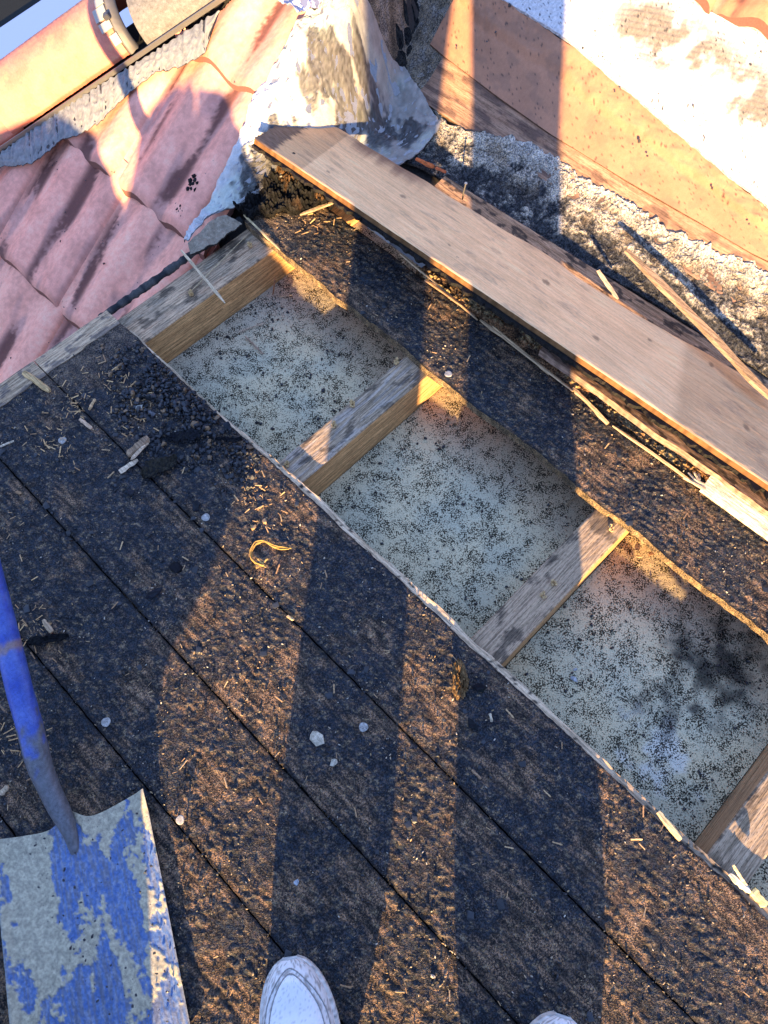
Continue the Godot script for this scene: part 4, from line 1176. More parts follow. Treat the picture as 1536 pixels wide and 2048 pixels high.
func capsule_mesh(bones: Array, cell: float, k: float, colf: Callable) -> ArrayMesh:   # bones: [a, b, ra, rb]; surface nets over a smooth union
	var lo := Vector3.ONE * 1e9
	var hi := Vector3.ONE * -1e9
	for b in bones:
		for e in 2:
			var r: float = b[2 + e] + k + cell * 2
			lo = lo.min(b[e] - Vector3.ONE * r)
			hi = hi.max(b[e] + Vector3.ONE * r)
	var n := Vector3i(((hi - lo) / cell).ceil()) + Vector3i.ONE
	var field := PackedFloat32Array()
	field.resize(n.x * n.y * n.z)
	field.fill(1.0)
	for b in bones:
		var a: Vector3 = b[0]
		var ab: Vector3 = b[1] - a
		var l2 := maxf(ab.length_squared(), 1e-9)
		var ra: float = b[2]
		var rb: float = b[3]
		var m := maxf(ra, rb) + k + cell * 2
		var i0 := Vector3i(((a.min(b[1]) - Vector3.ONE * m - lo) / cell).floor()).clamp(Vector3i.ZERO, n - Vector3i.ONE)
		var i1 := Vector3i(((a.max(b[1]) + Vector3.ONE * m - lo) / cell).ceil()).clamp(Vector3i.ZERO, n - Vector3i.ONE)
		for ix in range(i0.x, i1.x + 1):
			for iy in range(i0.y, i1.y + 1):
				for iz in range(i0.z, i1.z + 1):
					var p := lo + Vector3(ix, iy, iz) * cell
					var h := clampf((p - a).dot(ab) / l2, 0.0, 1.0)
					var d := (p - a - ab * h).length() - lerpf(ra, rb, h)
					var q := (ix * n.y + iy) * n.z + iz
					var f := field[q]
					var e := maxf(k - absf(f - d), 0.0) / k
					field[q] = minf(f, d) - e * e * k * 0.25
	var id := {}
	var P := PackedVector3Array(); var N := PackedVector3Array(); var C := PackedColorArray(); var I := PackedInt32Array()
	var offs := [0, n.y * n.z, n.z, n.y * n.z + n.z, 1, n.y * n.z + 1, n.z + 1, n.y * n.z + n.z + 1]
	var edges := [[0, 1], [2, 3], [4, 5], [6, 7], [0, 2], [1, 3], [4, 6], [5, 7], [0, 4], [1, 5], [2, 6], [3, 7]]
	for ix in n.x - 1:
		for iy in n.y - 1:
			for iz in n.z - 1:
				var q := (ix * n.y + iy) * n.z + iz
				var neg := 0
				for o in offs:
					if field[q + o] < 0.0: neg += 1
				if neg == 0 or neg == 8: continue
				var s := Vector3.ZERO
				var cnt := 0
				for e in edges:
					var f0 := field[q + offs[e[0]]]
					var f1 := field[q + offs[e[1]]]
					if (f0 < 0.0) != (f1 < 0.0):
						var t := f0 / (f0 - f1)
						var c0 := Vector3(e[0] & 1, (e[0] >> 1) & 1, e[0] >> 2)
						var c1 := Vector3(e[1] & 1, (e[1] >> 1) & 1, e[1] >> 2)
						s += c0.lerp(c1, t)
						cnt += 1
				var v := lo + (Vector3(ix, iy, iz) + s / cnt) * cell
				var g := Vector3(field[q + offs[1]] - field[q], field[q + offs[2]] - field[q], field[q + offs[4]] - field[q])
				id[q] = P.size()
				P.append(v); N.append(g.normalized()); C.append(colf.call(v))
	for q in id:
		var iz: int = q % n.z
		var iy: int = (q / n.z) % n.y
		var ix: int = q / (n.z * n.y)
		for ax in 3:
			var o: int = [n.y * n.z, n.z, 1][ax]
			var u: int = [n.z, 1, n.y * n.z][ax]
			var w: int = [1, n.y * n.z, n.z][ax]
			if [iy, iz, ix][ax] == 0 or [iz, ix, iy][ax] == 0: continue
			var f0 := field[q]
			var f1 := field[q + o]
			if (f0 < 0.0) == (f1 < 0.0): continue
			var v := [id.get(q, -1), id.get(q - u, -1), id.get(q - u - w, -1), id.get(q - w, -1)]
			if v.has(-1): continue
			for t in ([0, 1, 2, 0, 2, 3] if f0 > 0.0 else [0, 2, 1, 0, 3, 2]): I.append(v[t])
	return arrays(P, N, C, I)

func person_at(lat_l: float, lat_r: float):
	var p := thing("person", "person in white sneakers and dark work trousers standing on the tarred deck", "person")
	var ank_l := body_at(lat_l, 0.09, -0.34)
	var ank_r := body_at(lat_r + 0.01, 0.09, -0.40)
	var kn_l := body_at(lat_l + 0.015, 0.48, -0.33)
	var kn_r := body_at(lat_r - 0.01, 0.48, -0.37)
	var hip_l := body_at(lat_l + 0.02, 0.90, -0.38)
	var hip_r := body_at(lat_r - 0.045, 0.90, -0.38)
	var mid := (lat_l + lat_r) * 0.5 - 0.01
	var waist := body_at(mid, 1.06, -0.40)
	var chest := body_at(mid, 1.30, -0.40)
	var neck := body_at(mid, 1.46, -0.37)
	var head := body_at(mid, 1.62, -0.32)
	var sh_l := body_at(mid - 0.18, 1.42, -0.40)
	var sh_r := body_at(mid + 0.18, 1.42, -0.40)
	var el_l := body_at(mid - 0.23, 1.14, -0.36)
	var el_r := body_at(mid + 0.23, 1.14, -0.36)
	var wr_l := body_at(-0.09, 1.34, -0.16)
	var wr_r := body_at(0.09, 1.34, -0.16)
	var skin := Color(0.45, 0.27, 0.19)
	var bones := [[waist, chest, 0.12, 0.135], [chest, neck, 0.12, 0.055], [neck, head, 0.055, 0.075], [head + Vector3(0, 0.02, 0), head + Vector3(0, 0.05, 0), 0.088, 0.085], [head + F_DIR * 0.03 - Vector3(0, 0.05, 0), head + F_DIR * 0.045 - Vector3(0, 0.06, 0), 0.055, 0.045],
		[head + F_DIR * 0.085, head + F_DIR * 0.105 - Vector3(0, 0.03, 0), 0.012, 0.017],
		[head + R_DIR * 0.088, head + R_DIR * 0.092 - Vector3(0, 0.03, 0), 0.018, 0.012], [head - R_DIR * 0.088, head - R_DIR * 0.092 - Vector3(0, 0.03, 0), 0.018, 0.012],
		[sh_l, el_l, 0.05, 0.042], [el_l, wr_l, 0.042, 0.027], [sh_r, el_r, 0.05, 0.042], [el_r, wr_r, 0.042, 0.027], [chest, sh_l, 0.1, 0.06], [chest, sh_r, 0.1, 0.06],
		[waist, hip_l, 0.12, 0.10], [waist, hip_r, 0.12, 0.10], [hip_l, kn_l, 0.085, 0.058], [kn_l, ank_l, 0.055, 0.04], [hip_r, kn_r, 0.085, 0.058], [kn_r, ank_r, 0.055, 0.04]]
	for sg in [-1.0, 1.0]:
		var wr := wr_l if sg < 0 else wr_r
		var palm := body_at(0.088 * sg, 1.352, -0.09)
		bones.append([wr, palm, 0.026, 0.028])
		for f in 4:
			var k0 := body_at((0.088 - 0.004 * f) * sg, 1.382 - 0.019 * f, -0.07)
			var k1 := body_at((0.084 - 0.004 * f) * sg, 1.384 - 0.020 * f, -0.035 + 0.004 * (f % 2))
			var k2 := body_at((0.058 - 0.002 * f) * sg, 1.384 - 0.020 * f, -0.022)
			bones.append([palm, k0, 0.014, 0.0105]); bones.append([k0, k1, 0.0105, 0.009]); bones.append([k1, k2, 0.009, 0.0075])
		bones.append([palm, body_at(0.07 * sg, 1.37, -0.10), 0.015, 0.011])
		bones.append([body_at(0.07 * sg, 1.37, -0.10), body_at(0.045 * sg, 1.375, -0.075), 0.011, 0.009])
	obj("body", capsule_mesh(bones, 0.0105, 0.012, func(v): return skin), mats["dull"], p)
	obj("hair", capsule_mesh([[head + Vector3(0, 0.045, 0) - F_DIR * 0.012, head + Vector3(0, 0.062, 0), 0.093, 0.088], [head - F_DIR * 0.05, head - F_DIR * 0.045 - Vector3(0, 0.05, 0), 0.06, 0.05]], 0.012, 0.02, func(v): return Color(0.05, 0.035, 0.025)), mats["dull"], p)
	for sg in [-1.0, 1.0]:
		var ey := SphereMesh.new()
		ey.radius = 0.0115; ey.height = 0.023; ey.radial_segments = 12; ey.rings = 8
		var em := StandardMaterial3D.new()
		em.albedo_color = Color(0.85, 0.83, 0.8)
		var eo := obj("eye", ey, em, p)
		eo.position = head + R_DIR * 0.032 * sg + F_DIR * 0.088 + Vector3(0, 0.005, 0)
	obj("trousers", capsule_mesh([[waist, hip_l, 0.145, 0.125], [waist, hip_r, 0.145, 0.125], [hip_l, kn_l, 0.115, 0.085], [kn_l, ank_l + Vector3(0, 0.02, 0), 0.088, 0.095], [hip_r, kn_r, 0.115, 0.102], [kn_r, ank_r + Vector3(0, 0.02, 0), 0.104, 0.12]], 0.017, 0.02, func(v): return Color(0.035, 0.04, 0.055) * (1.0 + 0.3 * nf.get_noise_3d(v.x * 30.0, v.y * 14.0, v.z * 30.0))), mats["dull"], p)
	obj("jacket", capsule_mesh([[waist - Vector3(0, 0.1, 0), chest, 0.15, 0.158], [chest, neck - Vector3(0, 0.03, 0), 0.14, 0.075], [chest, sh_l, 0.12, 0.078], [chest, sh_r, 0.12, 0.078], [sh_l, el_l, 0.075, 0.062], [el_l, wr_l.lerp(el_l, 0.12), 0.06, 0.042], [sh_r, el_r, 0.075, 0.062], [el_r, wr_r.lerp(el_r, 0.12), 0.06, 0.042]], 0.017, 0.03, func(v): return Color(0.05, 0.06, 0.05) * (1.0 + 0.3 * nf.get_noise_3d(v.x * 20.0, v.y * 20.0, v.z * 20.0))), mats["dull"], p)
	shoe(p, Vector3(-0.0268, 0.035, 0.1737), ank_l, 1.0)
	shoe(p, Vector3(0.3115, 0.035, -0.0562), ank_r, -1.0)

func shoe(p: Node3D, toe: Vector3, ankle: Vector3, sg: float):
	toe.y = 0.0
	var ax := Vector3(ankle.x - toe.x, 0, ankle.z - toe.z).normalized()
	var sd := Vector3.UP.cross(ax).normalized()
	var L := 0.295
	var half := func(s):       # half width along the length, s in 0..1 from the toe
		return 0.056 * pow(clampf(1.0 - pow(1.0 - minf(s / 0.42, 1.0), 2.4), 0.0, 1.0), 0.5) * (1.0 - 0.26 * ss(0.4, 0.72, s)) * pow(clampf(1.0 - pow(maxf(s - 0.86, 0.0) / 0.14, 2.5), 0.0, 1.0), 0.5)
	var side_shift := func(s): return sg * 0.008 * sin(PI * clampf(s, 0, 1))
	var at := func(s, e, y): return toe + ax * (s * L) + sd * (e + side_shift.call(s)) + Vector3(0, y, 0)
	var s_obj := obj("shoe", grid(70, 40, func(i, j):       # the upper
		var s: float = lerpf(0.012, 0.985, pow(i / 69.0, 1.3))
		var ph: float = PI * j / 39.0
		var hw: float = half.call(s) * 0.965
		var top: float = 0.030 + (0.030 + 0.052 * ss(0.20, 0.62, s)) * pow(clampf(s / 0.10, 0.0, 1.0), 0.42) * (1.0 - 0.25 * ss(0.9, 1.0, s))
		var e := -cos(ph)
		e = signf(e) * pow(absf(e), 0.75)
		var y := 0.018 + (top - 0.018) * pow(sin(ph), 0.62)
		var cs := Color(0.76, 0.73, 0.69) * (1.0 + 0.10 * nf.get_noise_2d(s * 30.0, ph * 6.0))
		cs = mixc(cs, Color(0.26, 0.22, 0.18), 0.75 * ss(0.08, 0.40, nf.get_noise_2d(s * 22.0 + sg, ph * 4.0)))
		gc = cs
		return at.call(s, e * hw, y + 0.0008 * nf.get_noise_2d(s * 60.0, ph * 8.0)), 0.0, Color.BLACK, Vector3.DOWN, true), mats["plain"], p)
	obj("toe_panel", grid(40, 30, func(i, j):               # the smooth white panel inside the stitched toe guard
		var t: float = i / 39.0
		var s := lerpf(0.075, 0.40, t)
		var hw: float = half.call(s) * 0.70 * pow(clampf(1.0 - pow(1.0 - minf(t / 0.75, 1.0), 2.2), 0.0, 1.0), 0.5) + 0.001
		var e := lerpf(-1.0, 1.0, j / 29.0)
		var fullw: float = half.call(s) * 0.965
		var top: float = 0.030 + (0.030 + 0.052 * ss(0.20, 0.62, s)) * pow(clampf(s / 0.10, 0.0, 1.0), 0.42)
		var q: float = clampf(absf(e * hw) / fullw, 0.0, 1.0)
		var sn := sqrt(maxf(0.0, 1.0 - pow(q, 2.0 / 0.75)))
		gc = Color(0.86, 0.84, 0.80) * (1.0 + 0.06 * nf.get_noise_2d(s * 90.0, e * 5.0))
		gc = mixc(gc, Color(0.42, 0.41, 0.40), 0.5 * ss(0.3, 0.5, nf.get_noise_2d(s * 60.0 + sg * 3.0, e * 4.0)))
		return at.call(s, e * hw, 0.018 + (top - 0.018) * pow(sn, 0.62) + 0.0022 * ss(0.0, 0.18, minf(1.0 - absf(e), minf(t * 2.0, 1.0)))), 0.0, Color.BLACK, Vector3.DOWN, true), mats["plain"], s_obj)
	for ring in [0.0, 1.0]:                                    # two rows of stitches round the panel and the guard
		var line := []
		for k in 61:
			var w: float = k / 60.0 * 2.0 - 1.0
			var s: float = lerpf(0.068 - 0.022 * ring, 0.42, pow(absf(w), 1.0 + 1.1 * (1.0 - absf(w))))
			var t2 := clampf((s - 0.068 + 0.022 * ring) / 0.26, 0.0, 1.0)
			var hw: float = half.call(s) * (0.73 + 0.13 * ring) * pow(clampf(1.0 - pow(1.0 - t2, 2.2), 0.0, 1.0), 0.5)
			var e := signf(w) * hw
			var top: float = 0.030 + (0.030 + 0.052 * ss(0.20, 0.62, s)) * pow(clampf(s / 0.10, 0.0, 1.0), 0.42)
			var q: float = clampf(absf(e) / (half.call(s) * 0.965), 0.0, 1.0)
			line.append(at.call(s, e, 0.018 + (top - 0.018) * pow(sqrt(maxf(0.0, 1.0 - pow(q, 2.0 / 0.75))), 0.62) + 0.0004))
		obj("stitching", tube(line, range(61).map(func(i): return 0.0011 if i % 2 == 0 else 0.0007), func(u, v): return Color(0.30, 0.28, 0.26), 6), mats["plain"], s_obj)
	obj("sole", grid(80, 9, func(i, j):
		var s: float = lerpf(0.0, 1.0, pow(i / 79.0, 1.3))
		var prof: Array = [[-1.0, 0.001], [-1.02, 0.012], [-1.03, 0.024], [-0.98, 0.031], [0.0, 0.030], [0.98, 0.031], [1.03, 0.024], [1.02, 0.012], [1.0, 0.001]][j]
		gc = Color(0.66, 0.62, 0.56) * (1.0 + 0.3 * nf.get_noise_2d(s * 40.0, j * 1.0))
		gc = mixc(gc, Color(0.12, 0.11, 0.10), 0.6 * ss(0.1, 0.4, nf.get_noise_2d(s * 26.0 + 8.0, j * 0.7)))
		return at.call(s, prof[0] * (half.call(clampf(s, 0.004, 0.996)) + 0.002), prof[1]), 0.0, Color.BLACK, Vector3.DOWN, true), mats["plain"], s_obj)
	for k in 4:
		var s := 0.46 + 0.055 * k
		var pts := []
		for t in 7:
			var e := lerpf(-0.026, 0.026, t / 6.0)
			var top: float = 0.030 + 0.030 + 0.052 * ss(0.20, 0.62, s)
			pts.append(at.call(s, e, top + 0.002 - e * e * 9.0))
		obj("lace", tube(pts, [0.003, 0.003, 0.003, 0.003, 0.003, 0.003, 0.003], func(u, v): return Color(0.7, 0.7, 0.7), 6), mats["plain"], s_obj)

# ------------------------------------------------------------------ a full rubble sack beside the worker
func sack():
	sack_at("rubble_sack", body_at(-0.61, 0.0, -0.52), [[0.0, 0.24], [0.07, 0.25], [0.15, 0.17], [0.20, 0.16], [0.24, 0.19], [0.29, 0.25], [0.36, 0.23], [0.42, 0.19], [0.50, 0.17], [0.56, 0.13], [0.60, 0.07], [0.605, 0.004]], 1.0, "tied grey rubble sack with a drooping top, standing behind the shovel blade")
	sack_at("rubble_sack", body_at(-1.04, 0.0, -0.50), [[0.0, 0.20], [0.08, 0.25], [0.26, 0.26], [0.36, 0.24], [0.44, 0.18], [0.49, 0.06], [0.495, 0.004]], 5.0, "plump low grey rubble sack standing past the shovel handle")

func sack_at(called: String, at: Vector3, rad: Array, sd: float, label: String):
	var o := obj(called, grid(60, 70, func(i, j):
		var f: float = i / 59.0 * (rad.size() - 1.001)
		var k := int(f)
		var h: float = lerpf(rad[k][0], rad[k + 1][0], f - k)
		var r: float = lerpf(rad[k][1], rad[k + 1][1], f - k)
		var ph = TAU * j / 69.0
		r *= 1.0 + 0.16 * nf.get_noise_3d(cos(ph) * 1.2 + sd, h * 3.0, sin(ph) * 1.2) + 0.05 * nf.get_noise_3d(cos(ph) * 7.0, h * 14.0, sin(ph) * 7.0 + sd)
		h *= 1.0 + 0.12 * nf.get_noise_2d(cos(ph) * 1.5 + sd, sin(ph) * 1.5)
		gc = Color(0.10, 0.11, 0.11) * (1.0 + 0.3 * nf.get_noise_2d(ph * 4.0, h * 20.0))
		return at + Vector3(cos(ph) * r, h, sin(ph) * r), 0.0, Color.BLACK, Vector3.DOWN, true), mats["dull"])
	tag(o, label, "sack", "rubble sacks")

# ------------------------------------------------------------------ the shovel
func shovel():
	var sh := thing("shovel", "worn blue square shovel with flaking paint lying on the deck", "shovel")
	var soc := Vector3(-0.4168, 0.03, 0.2973)
	var cr := Vector3(-0.3769, 0.04, 0.1798)
	var en := Vector3(-0.0701, 0.022, 0.3364)
	var axd := Vector3(en.x - cr.x, 0, en.z - cr.z).normalized()      # down the blade
	var wd := Vector3.UP.cross(axd).normalized()
	if wd.dot(soc - cr) < 0: wd = -wd                                 # from the right edge to the left
	var half := (soc - cr).dot(wd)
	var back := (cr - soc).dot(axd)                                   # the corner lies this far behind the socket
	var ni := 150
	var nj := 120
	obj("blade", grid(ni, nj, func(i, j):
		var t: float = j / (nj - 1.0) * 2.0 - 1.0                       # -1 right edge, +1 left
		var s: float = i / (ni - 1.0)
		var start := back * pow(absf(t), 1.5) + 0.004 - 0.022 * exp(-pow(t / 0.17, 2.0))
		var along := lerpf(start, 0.36, s)
		var flare := 1.0 + 0.02 * s
		var edge := ss(0.86, 1.0, absf(t))
		var y := 0.008 + 0.004 * edge + 0.003 * t * t + 0.012 * (1.0 - s) * ss(0.5, 0.0, absf(t)) + 0.008 * ss(0.12, 0.0, s) * absf(t)
		y -= 0.006 * ss(0.2, 0.0, absf(t)) * s
		var q := soc + axd * along - wd * (-t * half * flare)
		var a := nf.get_noise_2d(along * 6.0, t * 1.6 + 3.0)
		var b := nf.get_noise_2d(along * 60.0, t * 7.0)
		var str_ := nf.get_noise_2d(along * 9.0, t * 22.0)
		var blue := mixc(Color(0.055, 0.13, 0.36), Color(0.15, 0.25, 0.46), 0.5 + 0.6 * b)
		gc = mixc(blue, Color(0.16, 0.17, 0.21), 0.75 * ss(0.02, 0.3, str_ + 0.3 * b + 0.2 * ss(0.5, 1.0, s)))
		gc = mixc(gc, Color(0.34, 0.38, 0.45), 0.45 * ss(0.15, 0.35, nf.get_noise_2d(along * 40.0 + 8.0, t * 12.0)))
		var mud := ss(-0.02, 0.05, 0.9 * a + 0.25 * b + 0.55 * ss(0.12, 0.5, t) * ss(1.0, 0.6, s) + 0.50 * ss(-0.40, -0.68, t) * ss(0.42, 0.18, s) + 0.25 * ss(0.12, 0.04, s) - 0.20)
		gc = mixc(gc, Color(0.54, 0.47, 0.30) * (1.0 + 0.35 * b), mud * 0.96)
		gc = mixc(gc, Color(0.10, 0.10, 0.12), 0.8 * ss(0.16, 0.05, Vector2(t * 1.2, (s - 0.03) * 2.4).length()))
		gc = mixc(gc, Color(0.30, 0.32, 0.30), ss(0.975, 1.0, absf(t)) * 0.8)
		gc.a = 1.0
		q.y = y + 0.0012 * mud + 0.0004 * b
		return q, 0.002, Color(0.10, 0.10, 0.11)), mats["paint"], sh)
	# socket and shaft: out of the blade, a lift, then straight up to the left
	var v0 := soc + axd * 0.045; v0.y = 0.010
	var v1 := soc + axd * 0.018; v1.y = 0.023
	var pts := [v0, v1, Vector3(-0.4206, 0.031, 0.298), Vector3(-0.4627, 0.046, 0.2865), Vector3(-0.501, 0.062, 0.2734), Vector3(-0.534, 0.08, 0.2554), Vector3(-0.5662, 0.097, 0.2365), Vector3(-0.6036, 0.115, 0.2174), Vector3(-0.6524, 0.14, 0.1891)]
	var last: Vector3 = pts[8]
	var dirn: Vector3 = (pts[8] - pts[5]).normalized()
	pts.append(last + dirn * 0.10)
	var sock := resample(pts, 70)
	var rr := []
	for k in 70:
		var t := k / 69.0
		rr.append(0.009 + 0.0075 * ss(0.0, 0.20, t) + 0.0035 * ss(0.20, 0.42, t) - 0.0005 * ss(0.6, 0.9, t))
	obj("socket", tube(Array(sock), rr, func(s, t):
		var worn := ss(0.56, 0.44, s + 0.16 * nf.get_noise_2d(s * 12.0, t * 5.0) + 0.06 * sin(t * TAU))
		var c := mixc(Color(0.03, 0.075, 0.42), Color(0.14, 0.22, 0.58), 0.35 + 0.5 * nf.get_noise_2d(s * 9.0, sin(t * TAU) * 1.5))
		c = mixc(c, Color(0.15, 0.155, 0.17) * (1.0 + 0.4 * nf.get_noise_2d(s * 40.0, t * 20.0)), worn)
		c = mixc(c, Color(0.33, 0.22, 0.16), 0.85 * ss(0.022, 0.010, absf(s - 0.80 + 0.012 * nf.get_noise_1d(t * 5.0))))
		return c, 20), mats["paint"], sh)
	var h0: Vector3 = pts[9] - dirn * 0.02
	var h1 := h0 + dirn * 0.72
	obj("shaft", tube([h0, h0.lerp(h1, 0.5), h1], [0.0190, 0.0185, 0.018], func(s, t): return Color(0.05, 0.10, 0.44) * (1.0 + 0.2 * nf.get_noise_2d(s * 20.0, sin(t * TAU))), 18), mats["paint"], sh)
	var hx := dirn.cross(Vector3.UP).normalized()
	obj("handle", tube([h1 - hx * 0.06, h1, h1 + hx * 0.06], [0.016, 0.017, 0.016], func(s, t): return Color(0.03, 0.03, 0.035), 14), mats["plastic"], sh)

# ------------------------------------------------------------------ nails and pegs
func fasteners():
	var flat_at := [[Vector3(-0.5819, 0.004, -0.785), "white nail head on the tarred board above the hole beside the grey joist"], [Vector3(-0.689, 0.004, -0.2072), "whitish nail head in shade below the pile of black chips"], [Vector3(-0.5107, 0.004, 0.1626), "pale nail head beside the shovel shaft's lower bend"], [Vector3(-0.1896, 0.004, -0.1423), "round white nail head between the two leg shadows' upper parts"], [Vector3(-1.03, 0.004, -0.1135), "scuffed white nail head near the eave, on the split board"]]
	for k in flat_at.size():
		var at: Vector3 = flat_at[k][0]
		at.y = 0.0025
		var o := thing("nail", flat_at[k][1], "nail", "nails left in the deck", at)
		nail_parts(o, 0.0082, 0.02)
		o.rotation = Vector3(0.08 * sin(k * 3.0), k * 1.3, 0.10 * cos(k * 5.0))
	var st := thing("nail", "nail standing half drawn from the board right of the shovel blade", "nail", "nails left in the deck", Vector3(-0.2934, 0.021, 0.1695))
	nail_parts(st, 0.0075, 0.034)
	st.rotation = Vector3(0.25, 0, 0.15)
	var br := thing("bent_nail", "brass coloured nail sticking up at the far edge of the long plank", "nail", "", Vector3(-0.8747, 0.045, -1.148))
	obj("shank", tube([Vector3.ZERO, Vector3(0.001, 0.02, 0.0), Vector3(0.003, 0.045, -0.002)], [0.0018, 0.0018, 0.0016], func(s, t): return Color(0.48, 0.36, 0.14) if s < 0.4 else Color(0.36, 0.34, 0.30), 8), mats["metal"], br)
	obj("head", tube([Vector3(0.003, 0.045, -0.002), Vector3(0.0032, 0.0465, -0.002)], [0.0035, 0.0035], func(s, t): return Color(0.4, 0.38, 0.33), 10), mats["metal"], br)
	# torn plugs of wood round the nails in the joist tops
	var pg := [[Vector3(-1.157, -0.021, -0.5478), 0.018, "tallest splintered peg, upright on the eave joist in the sun"], [Vector3(-1.174, -0.021, -0.7394), 0.012, "small torn peg on the eave joist close to the tarred board"], [Vector3(-0.673, -0.021, -0.5339), 0.012, "split peg on the sunlit part of the grey joist"], [Vector3(-0.6809, -0.021, -0.5957), 0.016, "bright peg at the shade line on the grey joist"], [Vector3(-0.6911, -0.021, -0.7396), 0.014, "thin peg at the shaded upper end of the grey joist"], [Vector3(-0.6741, -0.021, -0.4025), 0.010, "stubby peg at the lower end of the grey joist"], [Vector3(-0.1251, -0.021, -0.5833), 0.012, "orange torn peg on the middle joist near its upper end"], [Vector3(-0.1239, -0.021, -0.5508), 0.010, "orange torn peg lower down on the middle joist"], [Vector3(-0.1174, -0.021, -0.751), 0.010, "fresh splintered peg at the top end of the middle joist"]]
	for k in pg.size():
		var o := thing("wood_peg", pg[k][2], "wood peg", "torn wood pegs left on the joists", pg[k][0])
		for q in 4:
			var a := q * 1.7 + k
			obj("fibre", splinter(Vector3(cos(a) * 0.003, 0.0, sin(a) * 0.003), Vector3(cos(a) * 0.006, pg[k][1] * (1.0 - 0.18 * q), sin(a + 0.6) * 0.006), 0.0065, 0.004, Color(0.66, 0.46, 0.22), 700 + k * 7 + q), mats["wood"], o)

func nail_parts(o: Node3D, r: float, l: float):
	var tris := PackedVector3Array(); var cols := PackedColorArray()
	var rings := [[0.0, 0.0011], [0.55, 0.0012], [0.88, 0.0010], [1.0, 0.0002], [0.97, -0.0008]]
	for q in 4:
		for t in 18:
			var quad := []
			for e in [[q, t], [q + 1, t], [q, t + 1], [q + 1, t + 1]]:
				var an: float = TAU * (e[1] % 18) / 18.0
				var rad: float = rings[e[0]][0] * r * (1.0 + 0.05 * sin(an * 3.0 + o.position.x * 40.0))
				quad.append(Vector3(cos(an) * rad, rings[e[0]][1], sin(an) * rad))
			var cc := Color(0.44, 0.42, 0.38) * (1.0 + 0.3 * n1.get_noise_3d(q * 2.0, sin(t * 0.35) * 2.0, o.position.z * 50.0))
			for v in [0, 2, 1, 1, 2, 3]:
				tris.append(quad[v]); cols.append(cc)
	obj("head", flat(tris, cols), mats["dull"], o)
	obj("shank", tube([Vector3(0, -l, 0), Vector3(0, -0.0008, 0)], [0.0012, 0.0018], func(s, t): return Color(0.3, 0.29, 0.28), 8), mats["metal"], o)

